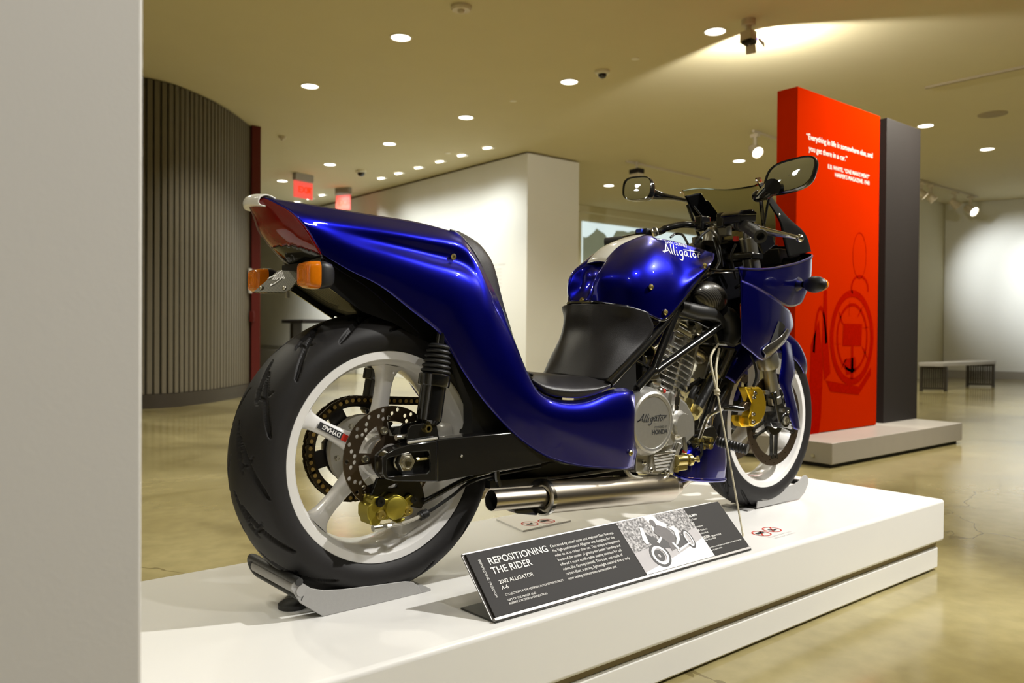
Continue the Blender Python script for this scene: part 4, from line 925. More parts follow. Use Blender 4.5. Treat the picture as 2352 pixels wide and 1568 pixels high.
mb = MB().flat(); o = bl_+pv*.040+pu*.012+nn*.004; script_word(mb, o, pu, pv, .0092, 0, 2.3, .55, 1.2); sub('script_decal', mb, m_decal, lp, recalc=False, kind='stuff')
mb = MB()
for q in (bl_+pu*.018+pv*.012, br_-pu*.012+pv*.012): mb.ball(q+nn*.003, .0055, 10)
mb.cyl(br_+pu*.004+pv*.004, br_+pu*.004+pv*.004-V((0, 0, .012)), .004, 8); sub('plate_screw', mb, m_steelbolt, lp, kind='stuff')
P('plate_arm', MB().bar(tlp.lerp(trp, .5), V((-.15, 0, .965)), .05, .012), m_frame, bevel=.003)

# ---------------------------------------------------------------- backrest pad
bp = [(1034, 526, 1042, 529), (1056, 538, 1058, 533), (1083, 572, 1096, 556), (1099, 600, 1119, 582), (1112, 632, 1136, 615), (1132, 676, 1154, 689), (1154, 716, 1168, 737), (1174, 770, 1182, 785), (1194, 822, 1203, 843), (1212, 862, 1218, 866)]
BPI = [(0.1555,-0.088,1.0784),(0.1789,-0.093,1.068),(0.2092,-0.098,1.0357),(0.2259,-0.103,1.0081),(0.2405,-0.106,0.9762),(0.2636,-0.11,0.9341),(0.2905,-0.113,0.8915),(0.3153,-0.116,0.8378),(0.3406,-0.119,0.7812),(0.3641,-0.121,0.7386)]
BPO = [(0.1744,-0.075,1.0783),(0.1964,-0.072,1.0764),(0.2433,-0.074,1.0565),(0.2705,-0.078,1.0312),(0.2901,-0.082,0.9977),(0.3086,-0.09,0.9227),(0.324,-0.095,0.8704),(0.3395,-0.1,0.8198),(0.365,-0.105,0.7581),(0.3865,-0.108,0.7331)]
rows = []
for a, b in zip(BPI, BPO):
    a, b = np.array(a), np.array(b); m_ = np.array((1, -1, 1)); c = np.array((b[0]+.008, 0, b[2]+.003))
    rows.append([a, b, np.array((b[0]+.006, b[1]*.5, b[2]+.002)), c, np.array((b[0]+.006, -b[1]*.5, b[2]+.002)), b*m_, a*m_])
mb = MB(); mb.surf(rows, 60, 36); P('backrest_pad', mb, m_leather, solid=.006, sharp=60)
# ---------------------------------------------------------------- seat cushion and knee pad
K = [[(0.3795,-0.118,0.7189),(0.3793,-0.118,0.7316),(0.4119,-0.085,0.741)], [(0.4104,-0.138,0.6922),(0.4112,-0.14,0.7125),(0.4613,-0.092,0.7367)], [(0.4798,-0.15,0.6802),(0.4816,-0.151,0.7019),(0.5344,-0.1,0.7283)],
     [(0.5593,-0.15,0.6832),(0.5597,-0.151,0.7022),(0.6106,-0.1,0.7237)], [(0.6263,-0.15,0.7029),(0.623,-0.15,0.7099),(0.6632,-0.105,0.7223)]]
rows = []
for r in K:
    r = [np.array(q) for q in r]; c = np.array((r[2][0], 0, r[2][2]+.004)); m_ = np.array((1, -1, 1)); rows.append(r+[np.array((r[2][0], r[2][1]*.4, r[2][2]+.004)), np.array((r[2][0], -r[2][1]*.4, r[2][2]+.004))]+[q*m_ for q in r[::-1]])
mb = MB(); mb.surf(rows, 40, 40); P('seat_cushion', mb, m_leather, solid=.008, sharp=60)
KP = [[(0.6459,-0.128,0.7148),(0.6233,-0.102,0.7153),(0.6018,-0.063,0.7175)]+[(.592, 0, .722)],
      [(0.7006,-0.136,0.7695),(0.664,-0.11,0.7727),(0.6347,-0.057,0.7821)]+[(.622, 0, .79)],
      [(0.7629,-0.142,0.8196),(0.7065,-0.114,0.8276),(0.6586,-0.054,0.8411)]+[(.652, 0, .845)],
      [(0.7892,-0.145,0.859),(0.7233,-0.117,0.875),(0.6674,-0.053,0.8876)]+[(.660, 0, .892)],
      [(0.7711,-0.14,0.9017),(0.7087,-0.114,0.9184),(0.6744,-0.054,0.9211)]+[(.666, 0, .921)]]
rows = []
for r in KP:
    r = [np.array(q) for q in r]; m_ = np.array((1, -1, 1)); rows.append(r+[q*m_ for q in r[:-1][::-1]])
mb = MB(); mb.surf(rows, 40, 50)
P('knee_pad', mb, m_leather, solid=.012, sharp=60)
# ---------------------------------------------------------------- fuel tank cover
TK = [[(0.6531,-0.04,0.9303),(0.6515,-0.048,0.9574),(0.6558,-0.05,0.9847),(0.6703,-0.052,1.0091),(0.7125,-0.037,1.04)],
      [(0.6679,-0.062,0.9279),(0.6684,-0.066,0.9645),(0.6731,-0.066,0.9967),(0.6911,-0.058,1.0254),(0.7297,-0.037,1.0557)],
      [(0.6953,-0.088,0.9233),(0.6956,-0.092,0.967),(0.7044,-0.088,1.009),(0.73,-0.07,1.0438),(0.7706,-0.038,1.0866)],
      [(0.7314,-0.125,0.914),(0.7318,-0.127,0.973),(0.7479,-0.115,1.0254),(0.7788,-0.085,1.0702),(0.8225,-0.04,1.1089)],
      [(0.7727,-0.148,0.8945),(0.7801,-0.15,0.9635),(0.799,-0.136,1.0271),(0.8362,-0.1,1.0853),(0.8859,-0.04,1.1291)],
      [(0.8239,-0.16,0.8822),(0.8506,-0.16,0.9563),(0.8673,-0.147,1.0182),(0.885,-0.116,1.0728),(0.8989,-0.075,1.1157)],
      [(0.8832,-0.166,0.9281),(0.9065,-0.165,0.979),(0.9259,-0.146,1.0178),(0.9367,-0.118,1.0637),(0.941,-0.09,1.1128)],
      [(0.9596,-0.16,0.9877),(0.9712,-0.16,1.0132),(0.9901,-0.142,1.0378),(1.006,-0.12,1.063),(1.0255,-0.098,1.1019)],
      [(1.0259,-0.152,1.0342),(1.0381,-0.152,1.0451),(1.0596,-0.142,1.056),(1.0867,-0.128,1.0689),(1.1177,-0.108,1.0868)]]
TK[0] = [np.array(q)+np.array((.004, 0, 0)) for q in TK[0]]
mb = MB(); TG = mb.surf(TK, 90, 50, mirror=True)
# crown between the stripe edges and the front apron
top = []
for i, r in enumerate(TK):
    e = np.array(r[-1]); m_ = np.array((1, -1, 1)); h = (.004, .004, .004, .004, .003, .010, .012, .012, .010)[i]
    top.append([e, np.array((e[0], e[1]*.5, e[2]+h*.8)), np.array((e[0], 0, e[2]+h)), np.array((e[0], -e[1]*.5, e[2]+h*.8)), e*m_])
mb.surf(top, 90, 14)
# recess at the rear: scooped wall between the two bulges
rec = []
for t in np.linspace(0, 1, 5):
    e = catmull(TK[0], 21)[int((1-t)*20)]; m_ = np.array((1, -1, 1)); dpt = .045*math.sin(PI*min(1, .12+t*.75))
    cx = e[0]+dpt; rec.append([e, np.array((cx-.012, e[1]*.72, e[2])), np.array((cx, e[1]*.4, e[2]+.002)), np.array((cx+.004, 0, e[2]+.003)), np.array((cx, -e[1]*.4, e[2]+.002)), np.array((cx-.012, -e[1]*.72, e[2])), e*m_])
mb.surf(rec, 24, 24)
tank = P('tank_cover', mb, m_blue, sharp=50, solid=.004)
dg = bpy.context.evaluated_depsgraph_get()
def bvh(o):
    return BVHTree.FromPolygons([tuple(v.co) for v in o.data.vertices], [tuple(p.vertices) for p in o.data.polygons])
tb_ = bvh(tank)
def drape(mb, tree, lift=.0012, dirn=(0, 1, 0)):
    d = V(dirn); out = []
    for p in mb.v:
        h = tree.ray_cast(V(p)-d*.25, d, .5); out.append(tuple(h[0]-d*lift) if h[0] else p)
    mb.v = out; return mb
# stripe over the tank
mb = MB(); rows = []
for r in top[:6]:
    e = r[2]; rows.append([np.array((e[0], y, e[2]+.0016-.03*abs(y)*(1 if abs(y) > .02 else .5))) for y in (-.036, -.02, 0, .02, .036)])
mb.surf(rows, 60, 12); 
st = MB(); st.v = mb.v; st.f = mb.f; st.mi = mb.mi; drape(st, tb_, .0012, (0, 0, -1)); P('tank_stripe', st, m_white)
ed = [V(r[0])+V((0, -.0015, -.002)) for r in TK]; ed = [V((ed[0].x+.004, 0, ed[0].z))]+ed
P('tank_edge_trim', MB().tube(ed, .0035, 8, smooth=60).mirror_y(), m_frame)
mb = MB()
for q in ((0.7771,-0.151,0.9693), (0.8261,-0.161,0.9014), (1.0081,-0.153,1.0407)):
    mb.lathe(q, (0, -1, .1), [(0, 0), (.0085, 0), (.0085, .002), (.006, .005), (.003, .0055), (.0026, .003), (0, .003)], 14)
mb.lathe((0.6656,0,0.9329), (-1, 0, .1), [(0, 0), (.0085, 0), (.0085, .003), (.006, .006), (.003, .0055), (.0026, .003), (0, .003)], 14)
P('tank_screw', mb, m_brass, kind='stuff')
# script and small caps on the tank
def ptank(a, b): pass
oS = V((0.8793,-0.116,1.0712)); eS = V((1.0391,-0.126,1.0647)); uS = (eS-oS).normalized(); wS = V((.12, 0, 1)); wS = (wS-uS*wS.dot(uS)).normalized()
mb = MB().flat(); script_word(mb, oS, uS, wS, (eS-oS).length/10.3, 0, 1, .15, 1.25); sc_ = (eS-oS).length/10.3
sub('script_decal', drape(mb, tb_), m_decal, tank, recalc=False, kind='stuff')
mb = MB().flat(); oD = V((0.9081,-0.098,1.1033)); eD = V((1.0016,-0.104,1.0958)); letter(mb, 'DAN GURNEY', oD, eD-oD, (0.1, 0, 1), (eD-oD).length/6.9, bold=.012)
sub('name_decal', drape(mb, tb_), m_decal, tank, recalc=False, kind='stuff')
# ---------------------------------------------------------------- swingarm
SYo, SYi = -.150, -.106
so = [(-0.0464,-0.15,0.5887),(-0.0266,-0.15,0.5969),(0.0139,-0.15,0.6045),(0.0805,-0.15,0.6057),(0.0812,-0.15,0.5162),(-0.0261,-0.15,0.5292),(-0.046,-0.15,0.536),(-0.0533,-0.15,0.5477),(-0.0536,-0.15,0.5821)]
sh_ = [(-0.039,-0.15,0.5789),(0.0108,-0.15,0.5853),(0.0603,-0.15,0.5846),(0.0638,-0.15,0.5758),(0.064,-0.15,0.5427),(0.0551,-0.15,0.5371),(-0.0388,-0.15,0.5407),(-0.0419,-0.15,0.5465),(-0.0421,-0.15,0.5756)]
bm0 = [(0.0805,-0.15,0.6085),(0.3111,-0.15,0.6087),(0.4658,-0.15,0.6083),(0.4667,-0.15,0.5291),(0.0812,-0.15,0.5153)]
mb = MB().prism(bm0, (0, SYi-SYo, 0)); mb.prism([(x, -SYi, z) for x, y, z in bm0], (0, SYi-SYo, 0))
mb.bar((.50, -.14, .585), (.50, .14, .585), .06, .09)
arm = P('swingarm', mb, m_frame, bevel=.003)
sub('axle_block', MB().prism(so, (0, .030, 0), 0, [sh_]), m_frame, arm, bevel=.0025)
sub('axle_block', MB().prism([(x, -SYi-.002, z) for x, y, z in so], (0, .032, 0)), m_frame, arm, bevel=.0025)
sub('axle_plate', MB().prism([(x, -.128, z) for x, y, z in so], (0, .012, 0)), m_plastic, arm)
q = V((0.0017,-0.163,0.5666)); mb = MB()
mb.lathe((q.x, -.134, q.z), (0, -1, 0), [(0, 0), (.0215, 0), (.0215, .004), (.019, .006)], 24)
mb.lathe((q.x, -.140, q.z), (0, -1, 0), [(.021, 0), (.021, .014), (.019, .017), (.0145, .017), (.0145, .021), (.0092, .021), (.0088, .004), (0, .004)], 6)
mb.torus((q.x, -.159, q.z), (0, 1, 0), .0115, .0022, 24)
sub('axle_nut', mb, m_steelbolt, arm, sharp=30)
mb = MB(); a = V((0.0348,-0.138,0.5676)); b = V((0.065,-0.138,0.5676)); mb.cyl(a, a.lerp(b, .22), .0048, 6); mb.cyl(a.lerp(b, .22), b, .0034, 10)
for k in range(8): mb.torus(a.lerp(b, .3+.08*k), b-a, .0034, .0006, 10, 4)
sub('chain_adjuster', mb, m_brass, arm)
# shock mount on the arm
mq = [(0.01,-0.13,0.6044),(0.0141,-0.13,0.6359),(0.0206,-0.13,0.6429),(0.0787,-0.13,0.6476),(0.0856,-0.13,0.6414),(0.0939,-0.13,0.6043)]
for y0 in (-.142, -.110): sub('shock_mount', MB().prism([(x, y0, z) for x, y, z in mq], (0, .006, 0)), m_frame, arm, bevel=.0015)
q = V((0.0599,-0.15,0.6337)); mb = MB(); mb.cyl((q.x, -.142, q.z), (q.x, -.150, q.z), .0095, 6); mb.cyl((q.x, -.10, q.z), (q.x, -.15, q.z), .005, 10)
sub('mount_bolt', mb, m_brass, arm, label='gold hexagon bolt')
q = V((0.0112,-0.128,0.6172)); sub('spacer', MB().cyl((q.x-.02, q.y, q.z), (q.x+.012, q.y, q.z), .0062, 14), m_steelbolt, arm)
q = V((0.1469,-0.1505,0.5663)); sub('rivet', MB().ball(q, .0035, 10), m_steelbolt, arm)
mb = MB()
for k in range(26):
    t = k/25; p = V((0.0088,-0.1495,0.6067)).lerp(V((0.0796,-0.1495,0.6104)), t); mb.ball(p+V((0, 0, .001)), .0035, 8)
sub('weld_bead', mb, m_alloy, arm, kind='stuff')
# ---------------------------------------------------------------- rear shocks
def shock(sy, parent=None):
    t = V((0.1079,-0.122,0.8351)); b = V((0.0734,-0.126,0.6371)); t.y *= sy; b.y *= sy
    d = (t-b).normalized(); L = (t-b).length
    body = P('rear_shock', MB().lathe(b, d, [(0, 0), (.022, .004), (.028, .012), (.0285, .02), (.0285, L*.43), (.034, L*.432), (.0355, L*.45), (.0355, L*.555), (.033, L*.57), (.0, L*.57)], 36), m_frame, sharp=30)
    prof = []; n = 6
    z0, z1 = L*.57, L*.90
    for k in range(n):
        r = .0340-.0017*k; za = z0+(z1-z0)*k/n; dz = (z1-z0)/n
        for u in np.linspace(0, 1, 7): prof.append((r-.0065+.0065*math.sin(PI*u), za+dz*u))
    sub('spring_boot', MB().lathe(b, d, [(0, z0)]+prof+[(0, z1)], 36), m_plastic, body, sharp=60)
    sub('shock_rod', MB().cyl(b+d*L*.9, b+d*L*1.06, .011, 16), m_frame, body)
    sub('shock_eye', MB().torus(b-d*.004, (0, 1, 0), .011, .005, 20), m_polish, body)
    if sy > 0:
        mb = MB().flat(); letter(mb, 'SHOCKS', b+d*L*.63+V((-.02, -.0295, 0)), (1, 0, .25), d, .008)
shock(1); shock(-1)
# ---------------------------------------------------------------- rear brake caliper
br = [(-0.0405,-0.108,0.5311),(0.0622,-0.108,0.5178),(0.0737,-0.108,0.4953),(0.0808,-0.108,0.4673),(0.0695,-0.108,0.4513),(0.0435,-0.108,0.4577),(-0.006,-0.108,0.4709),(-0.0485,-0.108,0.4672),(-0.061,-0.108,0.4744),(-0.0549,-0.108,0.4985)]
win = [(-0.0149,-0.108,0.5067),(-0.0138,-0.108,0.5103),(0.0056,-0.108,0.5147),(0.0078,-0.108,0.5125),(0.0056,-0.108,0.5062)]
cb = P('caliper_bracket', MB().prism(br, (0, .010, 0), 0, [win]), m_frame, bevel=.002)
co = [(-0.0763,-0.13,0.4748),(-0.0733,-0.13,0.4817),(-0.0662,-0.13,0.4835),(-0.0662,-0.13,0.4908),(-0.0611,-0.13,0.4974),(-0.0518,-0.13,0.4971),(-0.0403,-0.13,0.492),(-0.0298,-0.13,0.4889),(-0.0214,-0.13,0.4906),(-0.015,-0.13,0.4953),(-0.0043,-0.13,0.4959),(0.0076,-0.13,0.4897),(0.0185,-0.13,0.479),(0.0241,-0.13,0.4689),(0.0253,-0.13,0.4536),(0.0199,-0.13,0.445),(0.0025,-0.13,0.4437),(-0.0358,-0.13,0.4455),(-0.0452,-0.13,0.445),(-0.0462,-0.13,0.4378),(-0.07,-0.13,0.4395),(-0.0711,-0.13,0.4487),(-0.0762,-0.13,0.4567)]
cal = P('rear_caliper', MB().prism(co, (0, .044, 0)), m_olive, bevel=.005, seg=3)
c = V((-0.012,-0.136,0.4682)); sub('piston_cover', MB().lathe((c.x, -.130, c.z), (0, -1, 0), [(.026, 0), (.024, .006), (.019, .0085), (0, .0095)], 32), m_olive, cal)
sub('pad_slot', MB().prism([(-0.0247,-0.1325,0.4508),(-0.0216,-0.1325,0.4559),(0.0031,-0.1325,0.4553),(0.0053,-0.1325,0.4484)], (0, .004, 0)), m_dark, cal)
mb = MB()
for q, r in (((-0.0469,-0.131,0.4582), .0085), ((0.0192,-0.131,0.4584), .0085)): bolt(mb, q, (0, -1, 0), r, .008, 8)
sub('caliper_bolt', mb, m_brass, cal, kind='stuff')
mb = MB()
for q in ((-0.0482,-0.131,0.4859), (0.0402,-0.12,0.4774)): bolt(mb, q, (0, -1, 0), .009, .006, 8)
sub('mount_bolt', mb, m_frame, cal, kind='stuff')
sub('caliper_ear', MB().prism([(0.0202,-0.122,0.4821),(0.0333,-0.122,0.489),(0.0456,-0.122,0.4837),(0.0468,-0.122,0.4721),(0.0335,-0.122,0.4643),(0.0269,-0.122,0.4671)], (0, .012, 0)), m_olive, cal, bevel=.002)
sub('bleed_block', MB().prism([(-0.0064,-0.118,0.4371),(0.0208,-0.118,0.4389),(0.0208,-0.118,0.4294),(0.0121,-0.118,0.4269),(-0.001,-0.118,0.4326)], (0, .012, 0)), m_olive, cal, bevel=.001)
mb = MB(); a = V((-0.0513,-0.128,0.4317)); mb.cyl(a+V((-.012, 0, 0)), a+V((.008, 0, 0)), .0075, 14); mb.cyl(a+V((.008, 0, 0)), a+V((.022, .001, .002)), .0042, 10)
mb.cyl(V((-0.0308,-0.127,0.4312)), V((-0.0197,-0.126,0.4313)), .0058, 6)
sub('banjo_fitting', mb, m_steelbolt, cal)
P('brake_hose', MB().tube([(-0.0218,-0.126,0.4306),(0.0041,-0.124,0.4302),(0.0306,-0.12,0.4322),(0.052,-0.116,0.435),(0.0681,-0.112,0.4387)], .0042, 10, smooth=24), m_hose)
P('hose_clamp', MB().cyl((0.0625,-0.112,0.4357), (0.0818,-0.112,0.4417), .010, 14).cyl((0.0681,-0.112,0.4378), (0.0738,-0.112,0.4399), .0108, 14), m_plastic)
P('torque_rod', MB().tube([(0.0713,-0.112,0.4672),(0.1152,-0.112,0.4812),(0.1775,-0.112,0.5016),(0.2634,-0.112,0.5147),(0.4138,-0.112,0.5206)], .0062, 12, smooth=20), m_frame)
P('brake_line', MB().tube([(0.0784,-0.112,0.4412),(0.1031,-0.113,0.4506),(0.1496,-0.114,0.4724),(0.1922,-0.114,0.4942),(0.2635,-0.112,0.5043),(0.4157,-0.11,0.5093)], .0038, 10, smooth=30), m_cable)
# ---------------------------------------------------------------- exhaust
Yx = -.128
mt, m1, m2 = V((0.2459,-0.132,0.4512)), V((0.4127,-0.124,0.436)), V((0.9156,-0.112,0.3999))
d = (m2-m1).normalized(); L = (m2-m1).length
ex = P('exhaust_silencer', MB().lathe(m1, d, [(.022, .004), (.030, .001), (.0405, .004), (.0405, L*.97), (.037, L*.99), (.024, L*1.0), (.022, L*1.06)], 48), m_chrome, sharp=30)
sub('tail_pipe', MB().lathe(mt, d, [(.0215, .16), (.0215, .02), (.0225, 0), (.0238, -.001), (.0245, .001), (.0245, .16)], 40), m_chrome, ex)
sub('pipe_bore', MB().lathe(mt+d*.004, d, [(.0214, -.003), (.0213, .10), (0, .10)], 32), m_dark, ex)
sub('end_clamp', MB().lathe(m1-d*.004, d, [(.0405, 0), (.0445, .001), (.0445, .012), (.0405, .013)], 48), m_polish, ex)
q = V((0.3701,-0.118,0.4084)); sub('clamp_bracket', MB().prism([(0.3257,-0.12,0.4159),(0.3517,-0.12,0.4134),(0.4022,-0.12,0.4109),(0.4052,-0.12,0.4008),(0.3982,-0.12,0.3921),(0.3381,-0.12,0.4047),(0.3299,-0.12,0.4079)], (0, .035, 0)), m_frame, ex, bevel=.002)
h0 = m1+V((0, .10, .0)); P('exhaust_silencer', MB().lathe(m1+V((-.02, .235, 0)), d, [(0, .002), (.0405, .004), (.0405, L*.97), (.024, L*1.0), (0, L)], 32).cyl(mt+V((-.05, .235, .0)), m1+V((-.02, .235, 0)), .0235, 24), m_chrome)
mb = MB(); mb.tube([(0.3102,-0.1,0.4807),(0.4839,-0.1,0.4743),(0.6499,-0.1,0.4725),(0.7616,-0.1,0.4729)], .0045, 10, smooth=20)
P('shift_linkage', mb, m_alloy)
P('linkage_bracket', MB().tube([(0.2717,-0.118,0.5187),(0.2732,-0.118,0.498),(0.28,-0.118,0.4786)], .008, 10).bar((0.2522,-0.11,0.4847), (0.4305,-0.11,0.4751), .02, .018), m_frame)
P('belly_plate', MB().prism([(0.3075,-0.09,0.4774),(0.4701,-0.09,0.5122),(0.5863,-0.09,0.4893),(0.7908,-0.09,0.4588),(0.8092,-0.09,0.4385),(0.6857,-0.09,0.4555),(0.4932,-0.09,0.4584)], (0, .18, 0)), m_plastic)
P('inner_fender', MB().prism([(0.1363,-0.112,0.8056),(0.1914,-0.112,0.7551),(0.236,-0.112,0.6828),(0.3087,-0.112,0.6113),(0.3088,-0.112,0.6009),(0.2051,-0.112,0.6036),(0.2045,-0.112,0.6742),(0.1731,-0.112,0.7357)], (0, .224, 0)), m_plastic)

# ---------------------------------------------------------------- engine
en = P('engine_crankcase', MB().prism([(0.7522,-0.125,0.6765),(0.8022,-0.125,0.6889),(0.9109,-0.125,0.6759),(0.9703,-0.125,0.6417),(1.0072,-0.125,0.5976),(1.0081,-0.125,0.5437),(0.9603,-0.125,0.5195),(0.937,-0.125,0.4988),(0.899,-0.125,0.45),(0.8388,-0.125,0.444),(0.7553,-0.125,0.4602)], (0, .25, 0)), m_alloy, bevel=.006, seg=3)
cc_ = V((0.7788,-0.168,0.6012))
sub('clutch_cover', MB().lathe((cc_.x, -.118, cc_.z), (0, -1, 0), [(0, 0), (.096, 0), (.096, .012), (.0915, .030), (.084, .044), (.078, .0475), (.0715, .0465), (.0705, .0445), (0, .0445)], 72), m_alloy, en, sharp=25)
fy = -.118-.0446; mb = MB().flat()
script_word(mb, (cc_.x-.058, fy-.0006, cc_.z+.004), (1, 0, -.02), (.12, 0, 1), .0108, 0, 1, .1, 1.6)
sub('cover_script', mb, m_dark, en, recalc=False, kind='stuff')
mb = MB().flat(); letter(mb, 'POWERED BY', (cc_.x+.058, fy-.0006, cc_.z-.018), (1, 0, -.02), (0, 0, 1), .0085, align='RIGHT'); letter(mb, 'HONDA', (cc_.x+.060, fy-.0006, cc_.z-.034), (1, 0, -.02), (0, 0, 1), .0175, align='RIGHT', bold=.03)
sub('cover_lettering', mb, m_dark, en, recalc=False, kind='stuff')
q = V((0.8983,-0.172,0.5852)); sub('oil_filter_cover', MB().lathe((q.x, -.10, q.z), (0, -1, 0), [(0, 0), (.046, 0), (.046, .018), (.042, .024), (.042, .052), (.036, .055), (.034, .058), (.0325, .072), (0, .072)], 48), m_alloy, en, sharp=25)
mb = MB()
for a in (.5, 2.2, 4.0): mb.cyl((q.x+.044*math.cos(a), -.12, q.z+.044*math.sin(a)), (q.x+.044*math.cos(a), -.150, q.z+.044*math.sin(a)), .0085, 12)
for a in (.5, 2.2, 4.0): bolt(mb, (q.x+.044*math.cos(a), -.150, q.z+.044*math.sin(a)), (0, -1, 0), .006, .005)
sub('cover_boss', mb, m_alloy, en, kind='stuff')
q2 = V((0.8583,-0.165,0.5472)); sub('inspection_plug', MB().lathe((q2.x, -.12, q2.z), (0, -1, 0), [(0, 0), (.024, 0), (.022, .02), (.0165, .030), (.0155, .040), (0, .040)], 32), m_alloy, en, sharp=25)
lc = [(0.8059,-0.132,0.4994),(0.8185,-0.132,0.5104),(0.9011,-0.132,0.5104),(0.9205,-0.132,0.5012),(0.913,-0.132,0.4869),(0.8828,-0.132,0.4576),(0.8564,-0.132,0.453),(0.823,-0.132,0.4589),(0.8045,-0.132,0.4729)]
sub('lower_cover', MB().prism(lc, (0, .02, 0)), m_alloy, en, bevel=.003)
A, B = [V((0.8126,-0.134,0.5051)), V((0.9083,-0.134,0.5075))], [V((0.8224,-0.134,0.4629)), V((0.8746,-0.134,0.4612))]
for k in range(6):
    t = k/5; a, b = A[0].lerp(B[0], t), A[1].lerp(B[1], t); sub('cover_rib', MB().cyl(a, b, .0032, 8), m_alloy, en)
st_ = [(0.9217,-0.14,0.532),(0.9335,-0.14,0.5285),(0.8923,-0.14,0.4478),(0.8789,-0.14,0.4492),(0.8769,-0.14,0.4593)]
sub('engine_strap', MB().prism(st_, (0, .012, 0)), m_alloy, en, bevel=.002)
mb = MB(); top_ = V((0.9065,-0.138,0.6769)); bt = V((0.8765,-0.15,0.5515))
mb.tube([top_, top_.lerp(bt, .35), bt.lerp(top_, .15), bt], [.0075, .0105, .0065, .009], 14)
mb.cyl(top_.lerp(bt, .12), top_.lerp(bt, .30), .0125, 6); mb.cyl(top_+V((0, 0, .012)), top_.lerp(bt, .1), .006, 10)
sub('oil_pipe', mb, m_polish, en)
mb = MB()
for q in ((0.7754,-0.132,0.4879), (0.8023,-0.134,0.465), (0.871,-0.134,0.4529), (0.7571,-0.13,0.6874), (0.9068,-0.14,0.6212)): mb.ball(q, .0085, 10)
sub('case_bolt', mb, m_polish, en, kind='stuff')
sub('drain_hose', MB().tube([(0.7169,-0.12,0.4731),(0.729,-0.125,0.4559),(0.7486,-0.128,0.4471),(0.8184,-0.13,0.4324),(0.8647,-0.13,0.4346),(0.8815,-0.13,0.4476)], .007, 12, smooth=40), m_hose, en)
sub('neutral_switch', MB().tube([(0.8168,-0.12,0.7038),(0.8204,-0.125,0.6881),(0.8391,-0.128,0.6815),(0.854,-0.128,0.6809)], .005, 8, smooth=10).ball((0.8442,-0.13,0.6814), .010, 10), m_steelbolt, en)
sub('wire_cap', MB().ball((0.8586,-0.132,0.6809), .0065, 10), m_redink, en, label='small red wire cap')
# cylinder with cooling fins
ca = V((.35, 0, .937)); cb_ = V((.937, 0, -.35)); c0 = V((.957, 0, .690))
sub('cylinder_core', MB().hexa([c0+cb_*x+V((0, y, 0))+ca*s for s in (-.05, .21) for x, y in ((-.055, -.062), (.055, -.062), (.055, .062), (-.055, .062))]), m_alloy, en)
m_fin = mat('bright_fin_alloy', (.80, .79, .75), .24, metal=.95, noise=.05, nscale=60)
for k in range(12):
    s = -.022+.0178*k; fl_ = (.088, .090, .092, .093, .094, .094, .092, .088, .082, .078, .076, .074)[k]; fwid = .092 if k < 8 else .080
    out = []
    for x, y in ((-fl_, -fwid), (-fl_*.2, -fwid-.004), (fl_*.6, -fwid), (fl_, -fwid*.7), (fl_+.004, 0), (fl_, fwid*.7), (fl_*.6, fwid), (-fl_, fwid)): out.append(c0+ca*s+cb_*x+V((0, y, 0)))
    sub('cooling_fin', MB().prism(out, ca*.0046), m_fin, en, bevel=.0008, seg=1)
for x in (-.055, .0, .058): sub('fin_web', MB().hexa([c0+cb_*(x+dx)+V((0, y, 0))+ca*s for s in (.02 if x else -.03, .15) for dx, y in ((-.005, -.090), (.005, -.090), (.005, -.06), (-.005, -.06))]), m_alloy, en)
hd = c0+ca*.195
hd_o = [hd+cb_*x+V((0, -.078, 0))+ca*s for x, s in ((-.082, -.012), (.080, -.012), (.084, .020), (.06, .050), (.0, .066), (-.06, .058), (-.084, .03))]
sub('cylinder_head', MB().prism(hd_o, (0, .156, 0)), m_polish, en, bevel=.008, seg=3)
mb = MB()
for x, s in ((-.055, .0), (.03, -.008), (-.03, .040), (.045, .03)): mb.cyl(hd+cb_*x+ca*s+V((0, -.07, 0)), hd+cb_*x+ca*s+V((0, -.090, 0)), .014, 16); bolt(mb, hd+cb_*x+ca*s+V((0, -.090, 0)), (0, -1, 0), .007, .006)
sub('head_boss', mb, m_alloy, en, kind='stuff')
mb = MB(); q = hd+cb_*-.07+ca*-.03+V((0, -.092, 0)); mb.torus(q, (0, 1, 0), .016, .005, 20); sub('decompressor_ring', mb, m_alloy, en)
# header pipe, carburettor side bits behind the frame
P('header_pipe', MB().tube([(1.09, -.03, .80), (1.16, -.04, .76), (1.17, -.05, .66), (1.12, -.07, .52), (1.02, -.095, .43), (.95, -.105, .40)], .021, 16, smooth=40), m_chrome)
P('intake_pipe', MB().tube([(0.9557,-0.06,0.8554),(0.9365,-0.06,0.8271),(0.9096,-0.06,0.8055),(0.8792,-0.06,0.7918)], .017, 14, smooth=20), m_chrome)
P('intake_clamp', MB().torus((0.8792,-0.06,0.7943), (.7, 0, .5), .019, .0025, 24).torus((0.8382,-0.06,0.7722), (.7, 0, .5), .022, .002, 24), m_brass, kind='stuff')
P('carburettor', MB().lathe((0.9025,-0.03,0.7729), (-.6, 0, -.5), [(0, 0), (.03, 0), (.036, .01), (.036, .05), (.028, .06), (0, .06)], 24).box((0.8916,-0.03,0.7347), (.10, .07, .09)).cyl((0.8504,-0.05,0.7114), (0.9073,-0.05,0.7071), .02, 14), m_sprk, bevel=.004)
P('starter_motor', MB().cyl((0.8269,-0.1,0.7122), (0.8642,-0.1,0.7035), .018, 18).box((0.8281,-0.11,0.7249), (.04, .03, .025)), m_fork, bevel=.002)
P('side_plate', MB().prism([(0.6354,-0.135,0.7086),(0.7293,-0.135,0.7666),(0.7363,-0.135,0.7688),(0.7409,-0.135,0.6895),(0.7028,-0.135,0.6875),(0.6554,-0.135,0.6987)], (0, .004, 0)), m_plastic)
